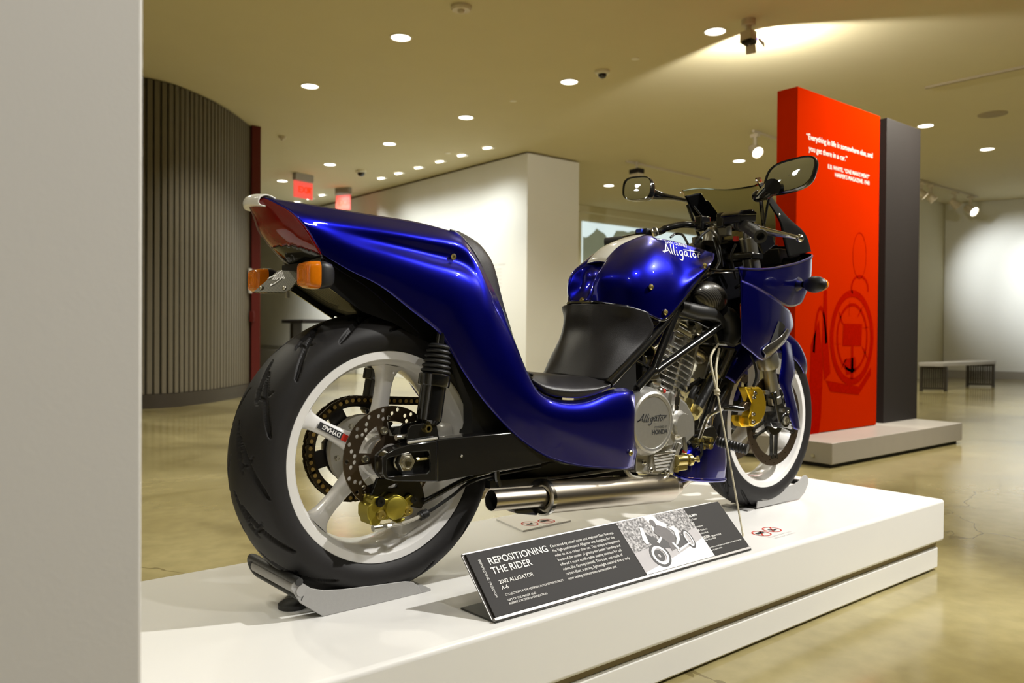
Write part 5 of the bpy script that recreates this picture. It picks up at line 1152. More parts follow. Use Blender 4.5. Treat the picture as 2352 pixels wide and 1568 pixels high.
# ---------------------------------------------------------------- trellis frame
fr_t = [([(0.6248,-0.142,0.7094),(0.6942,-0.142,0.7581),(0.7701,-0.142,0.8113),(0.8456,-0.142,0.8717),(0.8864,-0.142,0.9091)], .0125), ([(0.808,-0.135,0.7387),(0.8439,-0.135,0.8011),(0.8916,-0.135,0.8847),(0.9102,-0.135,0.9184)], .0125),
        ([(0.819,-0.135,0.7384),(0.9201,-0.135,0.7832),(1.0271,-0.135,0.8306),(1.1063,-0.135,0.8673)], .0125), ([(0.7408,-0.135,0.693),(0.7723,-0.135,0.7157),(0.808,-0.135,0.7411)], .0125), ([(0.7266,-0.12,0.7803),(0.7798,-0.12,0.758),(0.8255,-0.12,0.7388)], .006)]
for pts, r in fr_t: P('frame_tube', MB().tube(pts, r, 14), m_frame)
mb = MB().ball((0.8105,-0.136,0.7387), .014, 14); P('frame_node', mb, m_frame)
for pts in ([(1.09, .13, .845), (.85, .135, .745)], [(.85, .135, .745), (.91, .135, .89)], [(.66, .14, .70), (.90, .14, .90)], [(1.19, -.06, .93), (1.20, -.065, .70), (1.02, -.09, .44)], [(1.19, .06, .93), (1.20, .065, .70), (1.02, .09, .44)]):
    P('frame_tube', MB().tube(pts, .0115, 12), m_frame)
P('frame_tube', MB().tube([(1.0029,-0.05,0.6595),(1.1109,-0.05,0.6898),(1.1535,-0.06,0.7296),(1.2056,-0.06,0.797)], .011, 12, smooth=16), m_frame)
# ---------------------------------------------------------------- fork, triple clamps, head box
Ft, Fb = V((1.296, -.100, 1.150)), V((1.452, -.100, .640)); fd = (Fb-Ft).normalized()
for sy in (1, -1):
    t, b = V((Ft.x, Ft.y*sy, Ft.z)), V((Fb.x, Fb.y*sy, Fb.z))
    leg = P('fork_leg', MB().lathe(t, fd, [(0, -.02), (.012, -.02), (.014, 0), (.0265, 0), (.0265, .155), (.0262, .41), (.0262, .425)], 36), m_fork, sharp=30)
    fs = .405
    sub('fork_collar', MB().lathe(t+fd*(fs-.02), fd, [(.027, 0), (.034, .002), (.036, .012), (.036, .040), (.032, .052), (.022, .054)], 36), m_fork, leg)
    sub('fork_slider', MB().lathe(t+fd*(fs+.03), fd, [(.0215, 0), (.0215, .10), (.0235, .102), (.0235, .125), (0, .125)], 32), m_polish if False else m_fork, leg)
    ab = V((FX-.012, -.098*sy, FZ))
    sub('axle_clamp', MB().bar(b+fd*-.02+V((0, 0, 0)), ab, .046, .04, (0, 1, 0)).cyl((FX, -.122*sy, FZ), (FX, -.078*sy, FZ), .026, 24), m_frame, leg, bevel=.004)
    mb = MB(); bolt(mb, (FX, -.122*sy, FZ), (0, -sy, 0), .013, .006); mb.cyl((FX-.02, -.118*sy, FZ+.035), (FX-.02, -.126*sy, FZ+.035), .007, 6); sub('axle_bolt', mb, m_steelbolt, leg, kind='stuff')
for s, w_ in ((.062, .06), (.205, .07)):
    c = Ft+fd*s; P('triple_clamp', MB().hexa([V((c.x+dx, y, c.z+dz)) for dz in (-.012, .012) for dx, y in ((-.035, -.13), (.03, -.13), (.03, .13), (-.035, .13))]), m_frame, bevel=.006)
P('steering_head', MB().cyl(V((Ft.x-.02, 0, Ft.z-.03)), V((Ft.x+.05, 0, Ft.z-.26)), .035, 24), m_frame)
# dark airbox panels between the tank and the fairing
P('front_cowl', MB().prism([(1.0397,-0.12,1.0059),(1.0981,-0.12,1.0323),(1.2305,-0.12,1.0422),(1.2486,-0.12,0.8116),(1.2121,-0.12,0.8036),(1.1236,-0.12,0.8068),(1.1013,-0.12,0.8515),(1.0337,-0.12,0.8743),(0.937,-0.12,0.8906),(0.9364,-0.12,0.9257)], (0, .24, 0)), m_gloss, bevel=.008)
P('front_cowl_lip', MB().tube([(1.0635,-0.13,1.0337),(1.1206,-0.135,1.034),(1.1685,-0.16,1.0366)], .004, 8, smooth=12), m_frame)
ab_ = P('air_scoop', MB().ball((1.0676,-0.128,0.9524), .075, 32, (1.05, .42, .62), Matrix.Rotation(.12, 3, 'Y')), m_carbon)
P('air_duct', MB().tube([(0.9241,-0.13,0.9201),(0.9973,-0.135,0.9067),(1.0717,-0.135,0.9006),(1.1442,-0.12,0.8717)], [.020, .023, .020, .014], 18, smooth=20), m_plastic)
P('air_duct', MB().tube([(1.1297,-0.13,0.911),(1.158,-0.135,0.8917),(1.172,-0.135,0.8521),(1.1577,-0.13,0.8121)], [.02, .028, .030, .022], 16, smooth=16), m_plastic)
rd = P('oil_cooler', MB().prism([(1.1189,-0.07,0.704),(1.1696,-0.07,0.8043),(1.2835,-0.07,0.7967),(1.2208,-0.07,0.6981)], (0, .16, 0)), m_fork, bevel=.003)
for k in range(5): t = k/4; sub('cooler_tube', MB().cyl(V((1.1213,-0.078,0.707)).lerp(V((1.2051,-0.078,0.7017)), t), V((1.1766,-0.078,0.7976)).lerp(V((1.2723,-0.078,0.7886)), t), .004, 8), m_alloy if k % 2 else m_frame, rd)
P('lower_frame_brace', MB().tube([(1.0941,-0.07,0.6515),(1.1491,-0.07,0.7166),(1.1965,-0.07,0.7973)], .010, 10), m_frame)
for a, b, r, m_ in (((1588, 935), (1606, 895), .012, m_cable), ((1602, 945), (1635, 888), .016, m_cable)): pass
def oil_hose(pts, r, f0, f1):
    h = P('oil_hose', MB().tube(pts, r, 14, smooth=16), m_cable)
    sub('hose_fitting', MB().cyl(f0, f1, r*1.28, 8), m_brass, h, label='gold hose fitting'); return h
oil_hose([(1.0078,-0.105,0.6345),(1.0196,-0.105,0.6636),(1.0398,-0.105,0.6822)], .010, (0.9958,-0.105,0.6223), (1.0117,-0.105,0.6472))
oil_hose([(1.0345,-0.11,0.6154),(1.0651,-0.11,0.6489),(1.1004,-0.11,0.6881),(1.1173,-0.11,0.7087)], .0145, (1.0142,-0.11,0.5997), (1.0385,-0.11,0.6203))
P('hose_bracket', MB().bar((0.966,-0.1,0.6222), (1.0185,-0.1,0.618), .02, .008), m_frame)
P('gold_union', MB().cyl((1.1137,-0.1,0.6977), (1.1349,-0.1,0.7184), .016, 8), m_brass)
P('black_hose', MB().tube([(1.13,-0.07,0.5623),(1.1866,-0.06,0.6055),(1.2492,-0.05,0.6571),(1.3041,-0.04,0.7109)], .014, 12, smooth=16), m_cable)
# ---------------------------------------------------------------- rider controls: footpeg, brake pedal, master cylinder
cp_ = P('control_plate', MB().prism([(1.0062,-0.12,0.5587),(1.1063,-0.12,0.5647),(1.1283,-0.12,0.534),(1.1073,-0.12,0.5066),(1.0612,-0.12,0.474),(1.0237,-0.12,0.4827),(0.9945,-0.12,0.5289)], (0, .012, 0)), m_frame, bevel=.003)
mb = MB()
for q, r in (((1.0261,-0.135,0.5267), .0105), ((1.074,-0.135,0.5268), .009), ((1.0701,-0.135,0.5076), .0095), ((1.0433,-0.13,0.5054), .007)): mb.cyl((q[0], -.12, q[2]), q, r, 12); bolt(mb, q, (0, -1, 0), r*.8, .005)
sub('control_bolt', mb, m_brass, cp_, kind='stuff')
pa_, pb_ = V((1.0791,-0.15,0.5241)), V((1.1091,-0.232,0.5079)); pd = (pb_-pa_).normalized()
pg = P('footpeg', MB().tube([pa_, pb_], .0125, 16).cyl(pb_-pd*.002, pb_+pd*.004, .0155, 18), m_plastic)
for k in range(9): sub('peg_ring', MB().torus(pa_.lerp(pb_, .10+.1*k), pd, .0125, .0032, 16, 6), m_plastic, pg)
P('footpeg', MB().tube([(1.066, .14, .526), (1.066, .232, .52)], .0135, 14), m_plastic)
pl_ = P('brake_pedal', MB().tube([(1.0157,-0.135,0.534),(1.0277,-0.138,0.5628),(1.0385,-0.142,0.5869),(1.0442,-0.15,0.6039),(1.0613,-0.165,0.6157),(1.07,-0.18,0.6241)], .0052, 10, smooth=24), m_polish)
sub('pedal_tip', MB().tube([(1.0686,-0.178,0.6228),(1.0856,-0.19,0.6266),(1.1057,-0.2,0.6238),(1.1231,-0.212,0.6212)], [.006, .009, .010, .0075], 14, smooth=12), m_frame, pl_)
mc = P('rear_master_cylinder', MB().cyl((0.9013,-0.14,0.4816), (0.9658,-0.14,0.4792), .0155, 18).cyl((0.9515,-0.145,0.4799), (0.963,-0.15,0.4807), .0175, 18).cyl((0.9418,-0.14,0.5002), (0.9382,-0.14,0.4805), .0085, 12).box((0.9253,-0.138,0.4665), (.045, .02, .028)), m_brass, bevel=.002, label='gold master cylinder')
mb = MB()
for q in ((0.9071,-0.145,0.4569), (0.9401,-0.145,0.4597)): mb.cyl((q[0], q[1]+.02, q[2]), q, .0085, 14)
mb.cyl((0.965,-0.15,0.4805), (0.989,-0.15,0.4795), .007, 12); mb.cyl((0.985,-0.15,0.4799), (0.9905,-0.155,0.4813), .010, 14)
sub('cylinder_bolt', mb, m_brass, mc, kind='stuff')
sub('cylinder_hose', MB().tube([(0.9439,-0.14,0.4925),(0.943,-0.142,0.5129),(0.9387,-0.142,0.532),(0.9371,-0.14,0.547)], .0062, 10, smooth=14), m_fork, mc)
sub('hose_band', MB().cyl((0.9418,-0.14,0.5002), (0.9436,-0.14,0.5076), .0068, 10), m_redink, mc)
P('pedal_rod', MB().tube([(0.9971,-0.15,0.48),(1.0156,-0.145,0.4942),(1.0222,-0.138,0.5248)], .0045, 8), m_frame)
# ---------------------------------------------------------------- chin spoiler
cs = [[(0.9231,-0.118,0.4389),(0.9304,-0.118,0.4734),(0.973,-0.112,0.494),(1.0218,-0.105,0.5276)], [(0.964,-0.128,0.4233),(0.9734,-0.128,0.4578),(1.0132,-0.12,0.5042),(1.0523,-0.11,0.5388)], [(1.056,-0.128,0.4067),(1.062,-0.126,0.4552),(1.0885,-0.118,0.5106),(1.1143,-0.108,0.5391)],
      [(1.1527,-0.112,0.3935),(1.1612,-0.11,0.4433),(1.1686,-0.104,0.4916),(1.1697,-0.098,0.5205)]]
nose = [[(1.2059,-0.088,0.3908),(1.2182,-0.085,0.4384),(1.2199,-0.08,0.4816),(1.2113,-0.076,0.5093)]]
nose2 = [[np.array((q[0]+.055, 0, q[2]+.005)) for q in nose[0]]]
R_ = [[np.array(q) for q in r] for r in cs+nose]; m_ = np.array((1, -1, 1))
mb = MB(); mb.surf(R_+nose2+[[q*m_ for q in r] for r in R_[::-1]], 60, 18)
P('chin_spoiler', mb, [m_blue, m_frame], solid=.004, sharp=60).modifiers['solid'].material_offset = 1
mb = MB(); bt = [r[0] for r in R_+nose2]; bt2 = bt+[q*m_ for q in bt[:-1][::-1]]
P('spoiler_lip', MB().tube([V(q) for q in bt2], .0055, 10, smooth=60), m_blue)
# ---------------------------------------------------------------- fairing
def nose_sym(cols, nose, nu, nv):
    C_ = [[np.array(q) for q in c] for c in cols]; N_ = [np.array(q) for q in nose]; mb = MB()
    mb.surf(C_+[N_]+[[q*m_ for q in c] for c in C_[::-1]], nu, nv); return mb
UF = [[(1.1225,-0.2,1.0036),(1.1164,-0.201,1.0186),(1.1089,-0.2,1.0362)], [(1.1995,-0.196,0.9877),(1.1915,-0.198,1.0135),(1.188,-0.197,1.0382)], [(1.2993,-0.181,0.9655),(1.2892,-0.187,1.0053),(1.2806,-0.189,1.0452)],
      [(1.4033,-0.157,0.9433),(1.4002,-0.166,1.0002),(1.3925,-0.17,1.0608)], [(1.5093,-0.128,0.934),(1.5282,-0.138,1.0068),(1.5288,-0.143,1.0834)], [(1.6361,-0.092,0.9546),(1.6791,-0.097,1.0302),(1.6764,-0.104,1.1176)]]
mb = nose_sym(UF, [(1.690, 0, .955), (1.760, 0, 1.045), (1.762, 0, 1.135)], 100, 20)
uf = P('upper_fairing', mb, [m_blue, m_gloss], solid=.004, sharp=60); uf.modifiers['solid'].material_offset = 1
P('fairing_rim', MB().tube([V(c[2]) for c in UF]+[V((1.762, 0, 1.135))]+[V((c[2][0], -c[2][1], c[2][2])) for c in UF[::-1]], .0035, 8, smooth=90), m_blue)
P('headlamp_bucket', MB().prism([(1.30, -.15, .99), (1.55, -.11, .99), (1.66, -.05, 1.0), (1.66, .05, 1.0), (1.55, .11, .99), (1.30, .15, .99)], (0, 0, .05)), m_gloss, bevel=.01)
P('instrument_shelf', MB().prism([(1.4724,-0.1,1.1289),(1.5327,-0.09,1.1311),(1.6719,-0.06,1.1311),(1.6722,-0.06,1.1188),(1.5201,-0.09,1.1008),(1.5074,-0.09,1.081)], (0, .20, 0)), m_fork, bevel=.003)
SF = [[(1.1398,-0.192,0.8119),(1.1279,-0.199,0.9061),(1.121,-0.201,1.0022)], [(1.2054,-0.184,0.7864),(1.1955,-0.194,0.8853),(1.198,-0.197,0.9876)], [(1.2794,-0.172,0.7623),(1.2731,-0.184,0.8637),(1.2977,-0.182,0.9654)],
      [(1.3627,-0.152,0.777),(1.3748,-0.162,0.8605),(1.4018,-0.158,0.9419)], [(1.4684,-0.126,0.8109),(1.4946,-0.13,0.8571),(1.4991,-0.128,0.9207)], [(1.5315,-0.106,0.8368),(1.5574,-0.106,0.8693),(1.5513,-0.106,0.9046)]]
for sy in (1, -1):
    mb = MB(); mb.surf([[np.array(q)*np.array((1, sy, 1)) for q in r] for r in SF], 60, 24)
    sfp = P('side_fairing', mb, [m_blue, m_gloss], solid=.004, sharp=60); sfp.modifiers['solid'].material_offset = 1
    if sy == 1:
        tr_ = bvh(sfp)
        dk = MB(); dense = [(1.373,-0.155,0.8855),(1.4103,-0.155,0.8804),(1.4409,-0.155,0.8695),(1.4335,-0.155,0.8567),(1.4037,-0.155,0.8383),(1.362,-0.155,0.8201),(1.3163,-0.155,0.8051),(1.3279,-0.155,0.8284),(1.3514,-0.155,0.8603)]
        dk.prism(dense, (0, .001, 0)); drape(dk, tr_, .002); sub('intake_opening', dk, m_dark, sfp)
        rows = [[(1.4491,-0.15,0.8625),(1.4762,-0.135,0.8541)], [(1.4056,-0.16,0.8425),(1.4404,-0.148,0.8242)], [(1.3451,-0.172,0.8231),(1.3923,-0.158,0.7992)], [(1.282,-0.182,0.8071),(1.3377,-0.168,0.7791)], [(1.2604,-0.184,0.7952),(1.2849,-0.176,0.7691)]]
        rr = [[np.array(a), (np.array(a)+np.array(b))/2+np.array((0, -.006, 0)), np.array(b)] for a, b in rows]
        sc = MB(); sc.surf(rr, 30, 12); sub('intake_scoop', sc, m_carbon, sfp, solid=.005, sharp=60)
P('fairing_bracket', MB().tube([(1.1518,-0.16,0.9832),(1.1349,-0.19,0.9917)], .005, 8), m_frame)
# windscreen with black painted borders
WS = [[np.array(P_) for P_ in r] for r in (
    [(1.2715,-0.145,1.3305), (1.335,-0.12,1.3423), (1.400, -.06, 1.338), (1.418, 0, 1.339)],
    [(1.3365,-0.15,1.2625), (1.4079,-0.118,1.2855), (1.500, -.06, 1.285), (1.520, 0, 1.284)],
    [(1.3983,-0.152,1.2062), (1.4951,-0.12,1.2315), (1.590, -.06, 1.228), (1.612, 0, 1.226)],
    [(1.4226,-0.15,1.1566), (1.6189,-0.104,1.1929), (1.688, -.06, 1.180), (1.705, 0, 1.178)],
    [(1.4414,-0.158,1.094), (1.6695,-0.098,1.1312), (1.745, -.05, 1.140), (1.758, 0, 1.138)])]
full = [r+[q*m_ for q in r[:-1][::-1]] for r in WS]
g_ = MB(); G = g_.surf(full, 48, 61)
m_glass = mat('smoked_screen', (.62, .63, .52), .02, trans=1, ior=1.05, noise=.01)
m_glass.node_tree.nodes['Principled BSDF'].inputs['Specular IOR Level'].default_value = .5
m_frit = mat('black_screen_border', (.003, .003, .003), .5, spec=.06, noise=.1)
def border(i, j):
    v = i/47; u = abs(j-29.5)/30; lim = .82-.0*v
    if v < .05: return False
    return u > (.70-.10*v) or v > .74+.10*(1-u)
P('windscreen_border', g_, m_gloss, sharp=70)
bo = bpy.data.objects['windscreen_border']
def split(keep, name, m, lift=0):
    q = MB(); q.v = [tuple(p) for r in G for p in r]
    q.f = [(i*61+j, i*61+j+1, (i+1)*61+j+1, (i+1)*61+j) for i in range(47) for j in range(60) if border(i, j) == keep]; q.mi = [0]*len(q.f)
    return q
bpy.data.objects.remove(bo)
def tidy(q):
    used = sorted({i for f in q.f for i in f}); mp = {a: b for b, a in enumerate(used)}; q.v = [q.v[i] for i in used]; q.f = [tuple(mp[i] for i in f) for f in q.f]; return q
P('windscreen', tidy(split(False, 0, 0)), m_glass, solid=.003, sharp=70, label='smoked clear screen')
P('windscreen_border', tidy(split(True, 0, 0)), m_frit, solid=.004, sharp=70)
mb = MB()
for sy in (1, -1):
    for q in ((1.2719,-0.148,1.3207), (1.3954,-0.152,1.2269), (1.3395,-0.151,1.2779)): mb.ball((q[0]-.004, q[1]*sy, q[2]), .004, 8)
P('screen_screw', mb, m_polish, kind='stuff')
for sy in (1, -1): P('screen_stay', MB().tube([V((1.30, -.142*sy, 1.285)), V((1.34, -.13*sy, 1.19)), V((1.37, -.11*sy, 1.12))], .006, 10), m_frame)
# front turn signal
def fsignal(sy):
    a, b, c = V((1.5244,-0.137,1.0111)), V((1.5005,-0.175,1.007)), V((1.4685,-0.235,1.0031))
    for q in (a, b, c): q.y *= sy
    h = P('turn_signal', MB().lathe(a, (b-a), [(.0, -.02), (.026, -.015), (.024, .0), (.015, .015), (.011, .03), (.011, .05)], 20).ball(c, .034, 24, (.72, 1.15, .78)), m_plastic, sharp=60)
    sub('lens', MB().ball(c+V((.016, -.004*sy, 0)), .030, 20, (.62, 1.1, .76)), m_amber, h)
fsignal(1); fsignal(-1)
# ---------------------------------------------------------------- mirrors
def mirror(c, wd, ht, yaw, tilt, sy, arm):
    c = V(c); R = Matrix.Rotation(yaw, 3, 'Z') @ Matrix.Rotation(tilt, 3, 'Y') @ Matrix.Rotation(.0, 3, 'X')
    def ring(sc, dx, sy2=1):
        out = []
        for t in np.linspace(0, 2*PI, 41):
            cx, sx = math.cos(t), math.sin(t); y = math.copysign(abs(cx)**.62, cx)*wd/2*sc; z = math.copysign(abs(sx)**.62, sx)*ht/2*sc
            y += -sy*z*.16; z += y*sy*(-.10)
            out.append(np.array(c+R @ V((dx, y, z))))
        return out
    mb = MB(); mb.grid([ring(.93, .003), ring(.94, -.002), ring(1.0, -.003), ring(1.03, .004), ring(1.0, .018), ring(.80, .036), ring(.45, .046), ring(.02, .049)])
    h = P('mirror', mb, m_gloss, sharp=60)
    g = MB(); g.grid([ring(u_, .0010-.0024*(1-u_*u_)) for u_ in (.02, .15, .3, .45, .6, .75, .85, .935)]); sub('mirror_glass', g, m_mirror, h, sharp=60)
    sub('mirror_arm', MB().tube(arm[0], arm[1], 14, smooth=24), m_frame, h); return h
mirror((1.2083,-0.3,1.3077), .150, .098, .12, .20, 1, ([V((1.1707,-0.27,1.2743)), V((1.2152,-0.215,1.2662)), V((1.2446,-0.17,1.2634))], [.024, .020, .012]))
mirror((1.2194,0.3,1.3516), .138, .088, -.02, .25, -1, ([V((1.2875,0.285,1.3361)), V((1.3026,0.25,1.3257)), V((1.3081,0.2,1.314)), V((1.3213,0.15,1.2988))], [.020, .013, .008, .006]))
P('mirror_pivot', MB().ball((1.2438,-0.172,1.2671), .019, 16).ball((1.3211,0.148,1.3), .010, 12), m_gloss)
P('mirror_stay', MB().tube([(1.2747,-0.19,1.2603),(1.2614,-0.19,1.2202),(1.2506,-0.19,1.1805)], .0042, 10), m_frame)
P('mirror_stay', MB().tube([V((1.326,0.148,1.293)), V((1.3747,0.12,1.2288))], .0045, 10), m_frame)
# ---------------------------------------------------------------- handlebar and controls
bar = [(1.085, .30, 1.150), (1.10, .24, 1.150), (1.14, .19, 1.152), (1.20, .12, 1.185), (1.225, .05, 1.193), (1.225, -.05, 1.190), (1.20, -.12, 1.178), (1.16, -.18, 1.150)]
gA, gB = V((1.0591,-0.305,1.1162)), V((1.1476,-0.185,1.1716))
bar2 = [V((1.146,0.15,1.1761)), V((1.1628,0.12,1.1891)), V((1.2183,0.1,1.2036)), V((1.2576,0.07,1.2028)), V((1.2843,0.02,1.2017)), V((1.2555,-0.06,1.1939)), gB, gA.lerp(gB, .5)]
hb = P('handlebar', MB().tube([V((1.075, .31, 1.150))]+bar2, .0115, 14, smooth=60), m_frame)
gd_ = (gA-gB).normalized()
gp = P('grip', MB().lathe(gB, gd_, [(0, 0), (.019, 0), (.021, .004), (.0205, .01)]+[q for k in range(14) for q in ((.0165, .012+.0075*k), (.0175, .0140+.0075*k), (.0175, .0165+.0075*k), (.0165, .0185+.0075*k))]+[(.0165, (gA-gB).length-.012), (.0195, (gA-gB).length-.010), (.0205, (gA-gB).length-.004), (.0195, (gA-gB).length), (.0115, (gA-gB).length), (.0105, (gA-gB).length-.02), (0, (gA-gB).length-.02)], 28), m_rubber, sharp=50)
P('grip', MB().cyl((1.075, .31, 1.15), (1.13, .20, 1.157), .0175, 20), m_rubber)
sw = P('switch_housing', MB().lathe(gB-gd_*.045, gd_, [(0, 0), (.022, 0), (.026, .004), (.027, .02), (.026, .042), (.02, .046), (0, .046)], 24).box(gB-gd_*.03+V((0, 0, .012)), (.03, .035, .03)), m_plastic, bevel=.003)
sub('switch_button', MB().box((1.1419,-0.175,1.1902), (.014, .012, .010)), m_gold, sw, label='yellow switch button'); sub('switch_button', MB().box((1.1321,-0.172,1.1273), (.012, .012, .014)), m_redink, sw, label='red switch button')
mc2 = P('brake_reservoir', MB().prism([(1.103,-0.205,1.1948),(1.1136,-0.205,1.2047),(1.1661,-0.205,1.2127),(1.184,-0.205,1.208),(1.1909,-0.205,1.1983),(1.1868,-0.205,1.1784),(1.1056,-0.205,1.1708)], (0, .06, 0)), m_plastic, bevel=.006, seg=3)
sub('reservoir_cap', MB().prism([(1.0944,-0.208,1.1948),(1.1093,-0.208,1.2065),(1.166,-0.208,1.2149),(1.1863,-0.208,1.2079),(1.1864,-0.208,1.2001),(1.0967,-0.208,1.1887)], (0, .066, 0)), m_gloss, mc2, bevel=.004)
mb = MB(); lv = [(1.1902,-0.2,1.1609),(1.1977,-0.225,1.1514),(1.2039,-0.265,1.1405),(1.2097,-0.3,1.1315),(1.2217,-0.325,1.1239)]
mb.tube(lv, [.011, .0115, .0095, .007, .006], 14, smooth=30); mb.ball((1.2214,-0.328,1.1224), .0115, 16)
lever = P('brake_lever', mb, m_polish); sub('lever_perch', MB().cyl((1.1802,-0.19,1.1688), (1.191,-0.21,1.1561), .013, 14).cyl((1.1892,-0.205,1.1721), (1.1896,-0.205,1.1526), .009, 12), m_polish, lever)
cs_ = P('choke_switch', MB().box(V((1.1079,0.16,1.1738)), (.05, .05, .022)), m_plastic, bevel=.004); sub('switch_button', MB().box(V((1.0823,0.16,1.1773)), (.020, .022, .012)), mat('blue_button', (.02, .06, .55), .4, noise=.05), cs_, label='blue switch button', bevel=.002)
P('ignition_lock', MB().cyl((1.1205,0.13,1.1693), (1.1044,0.12,1.1783), .012, 16).torus((1.1021,0.118,1.1779), (-.6, -.7, .3), .008, .003, 16), m_steelbolt)
for q in ((1.2769,0.06,1.2079), (1.2578,-0.04,1.2059)): P('bar_clamp', MB().box(q, (.05, .03, .05)), m_frame, bevel=.005)
for pts, r in (([(1.1369,0.08,1.1535),(1.1629,0.08,1.1669),(1.161,0.05,1.1598),(1.1247,0,1.125)], .004), ([(1.0932,-0.05,1.116),(1.116,-0.06,1.1463),(1.1637,-0.05,1.1675)], .0042), ([(1.1503,-0.08,1.1407),(1.1414,-0.1,1.0983),(1.137,-0.11,1.0641),(1.1044,-0.12,1.0379)], .0042), ([(1.2038,-0.03,1.1701),(1.1634,-0.08,1.1417),(1.15,-0.1,1.1056),(1.1686,-0.1,1.0506)], .004), ([(1.1352,-0.17,1.1122),(1.1424,-0.15,1.075),(1.1798,-0.14,1.0117)], .004)):
    P('control_cable', MB().tube(pts, r, 8, smooth=20), m_cable)
P('steering_stem_nut', MB().lathe((1.2488,0,1.1556), (.25, 0, 1), [(0, .03), (.02, .03), (.024, .02), (.03, .0), (.03, -.02)], 24).box((1.2629,-0.03,1.178), (.03, .05, .04)), m_fork, bevel=.002)
P('instrument_pod', MB().box((1.36, -.02, 1.14), (.09, .22, .07), Matrix.Rotation(-.5, 3, 'Y')), m_gloss, bevel=.01)
# ---------------------------------------------------------------- front fender
def fsec(a, hw_, drop):
    R0 = .324; c, s_ = math.cos(a), math.sin(a); out = []
    for t in np.linspace(-1, 1, 17):
        y = hw_*math.sin(t*PI/2)*1.0; r = R0-.045*(1-math.cos(t*PI/2))-drop*max(0, abs(t)-.7)
        out.append(np.array((FX+r*c, y, FZ+r*s_)))
    return out
rows = []
for a, hw_, dr in ((24, .012, 0), (27, .034, .01), (33, .056, .06), (45, .072, .12), (62, .080, .16), (85, .084, .18), (110, .086, .17), (132, .084, .14), (150, .078, .08)): rows.append(fsec(math.radians(a), hw_, dr))
mb = MB(); mb.surf(rows, 70, 40); fd_ = P('front_fender', mb, [m_blue, m_gloss], solid=.003, sharp=60); fd_.modifiers['solid'].material_offset = 1
for sy in (1, -1):
    rows = [[(1.4714,-0.098,0.8322),(1.515,-0.1,0.8279),(1.5873,-0.082,0.8098)], [(1.4904,-0.106,0.796),(1.5156,-0.11,0.7813),(1.595,-0.088,0.75)], [(1.4826,-0.11,0.7382),(1.5051,-0.114,0.7262),(1.5915,-0.094,0.7024)], [(1.4676,-0.112,0.6895),(1.4949,-0.116,0.683),(1.5629,-0.102,0.6695)], [(1.4912,-0.114,0.6438),(1.5135,-0.118,0.6387),(1.5734,-0.106,0.6249)], [(1.5153,-0.116,0.5845),(1.5379,-0.12,0.5806),(1.5896,-0.11,0.5723)], [(1.5537,-0.116,0.5233),(1.5676,-0.119,0.5197),(1.5966,-0.113,0.5185)]]
    mb = MB(); mb.surf([[np.array(q)*np.array((1, sy, 1)) for q in r] for r in rows], 50, 12); fg = P('fork_guard', mb, m_blue, solid=.003, sharp=60)
    mb = MB(); q = (1.5094,-0.118,0.585); mb.ball((q[0], q[1]*sy, q[2]), .006, 10); sub('guard_bolt', mb, m_steelbolt, fg)
    q0, q1 = V((1.4557,-0.098,0.5951)), V((1.5192,-0.112,0.5825)); q0.y *= sy; q1.y *= sy; P('guard_bracket', MB().bar(q0, q1, .02, .03), m_plastic)
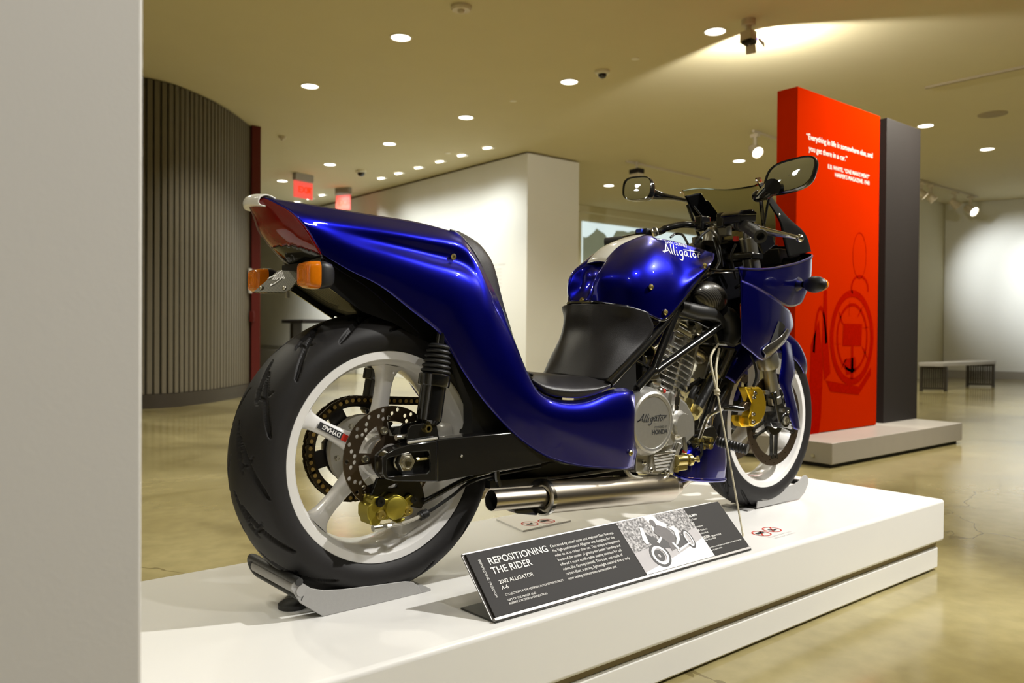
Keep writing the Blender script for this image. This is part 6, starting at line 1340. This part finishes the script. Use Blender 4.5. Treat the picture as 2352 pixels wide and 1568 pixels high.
# ---------------------------------------------------------------- front calipers
co = [(1.279,-0.112,0.6763),(1.3003,-0.112,0.6727),(1.353,-0.112,0.6735),(1.3727,-0.112,0.6643),(1.3854,-0.112,0.644),(1.3957,-0.112,0.6236),(1.3962,-0.112,0.6009),(1.3867,-0.112,0.5773),(1.365,-0.112,0.5575),(1.3408,-0.112,0.5521),(1.3241,-0.112,0.5462),(1.3026,-0.112,0.5505),(1.2973,-0.112,0.5786),(1.3112,-0.112,0.5958),(1.3155,-0.112,0.6234),(1.3008,-0.112,0.645)]
for sy in (1, -1):
    q = [(x, y*sy, z) for x, y, z in co]
    fc = P('front_caliper', MB().prism(q, (0, .034*sy, 0)), m_gold, bevel=.006, seg=3)
    if sy == 1:
        sub('caliper_body', MB().prism([(1.2848,-0.085,0.5826),(1.3467,-0.085,0.5788),(1.3474,-0.085,0.542),(1.2996,-0.085,0.5453),(1.2828,-0.085,0.5632)], (0, .03, 0)), m_gold, fc, bevel=.003)
        for a, b in ((((1.3283,-0.119,0.6581)), (1.348,-0.119,0.6363)), ((1.3385,-0.119,0.6298), (1.3511,-0.119,0.6039)), ((1.3343,-0.119,0.5965), (1.3347,-0.119,0.5741))): sub('piston_bulge', MB().tube([V(a)-(V(b)-V(a))*.1, V(a), V(b), V(b)+(V(b)-V(a))*.1], [.004, .012, .012, .004], 12, smooth=10), m_gold, fc)
        mb = MB()
        for q in ((1.3179,-0.118,0.6543), (1.3133,-0.118,0.642), (1.3096,-0.118,0.5881), (1.3101,-0.118,0.5644)): bolt(mb, q, (0, -1, 0), .006, .006, 8)
        sub('caliper_bolt', mb, m_polish, fc, kind='stuff')
        sub('caliper_shield', MB().prism([(1.2697,-0.108,0.6116),(1.2882,-0.108,0.6259),(1.3237,-0.108,0.6283),(1.3075,-0.108,0.6027),(1.284,-0.108,0.5984)], (0, .02, 0)), m_disc, fc, bevel=.002)
    lug = [(1.3983,-0.105,0.66),(1.4334,-0.105,0.6557),(1.4337,-0.105,0.6443),(1.3986,-0.105,0.6472)]; lug2 = [(1.3993,-0.105,0.6087),(1.4421,-0.105,0.6036),(1.4424,-0.105,0.5892),(1.3947,-0.105,0.5905)]
    P('caliper_lug', MB().prism([(x, y*sy, z) for x, y, z in lug], (0, .03*sy, 0)).prism([(x, y*sy, z) for x, y, z in lug2], (0, .03*sy, 0)), m_fork, bevel=.002)
P('brake_hose', MB().tube([(1.306,-0.11,0.7765),(1.3231,-0.115,0.7417),(1.3264,-0.118,0.7069),(1.3148,-0.115,0.6751)], .0042, 10, smooth=20), m_cable)
# ---------------------------------------------------------------- tie cord from the frame to the plinth
m_cord = mat('natural_cord', (.62, .57, .42), .8, noise=.15, nscale=300)
kn = V((1.0513,-0.17,0.6754)); te = V((1.0947,-0.2333,0.262)); tc_ = empty('tie_cord', te, 'thin pale cord tying the motorcycle frame down beside the sign', 'cord')
MB().tube([kn, kn.lerp(te, .5), te], .0027, 8).build('cord_line', m_cord, tc_)
MB().tube([kn, V((1.0429,-0.165,0.7112)), V((1.0456,-0.15,0.7642)), V((1.069,-0.14,0.7893)), V((1.1098,-0.13,0.8123))], .0035, 8, smooth=24).tube([kn, V((1.0554,-0.165,0.7108)), V((1.0731,-0.15,0.7482)), V((1.1143,-0.13,0.7991))], .0035, 8, smooth=24).build('cord_loop', m_cord, tc_)
MB().ball(kn, .009, 12, (1, 1, 1.1)).torus(kn, (.3, 0, 1), .007, .003, 14).torus(kn+V((0, 0, -.009)), (.3, 0, 1), .006, .003, 14).build('knot', m_cord, tc_)
MB().tube([te+V((.0, .0, -.006)), te+V((0, 0, .002))], .003, 8).build('cord_end', m_cord, tc_)
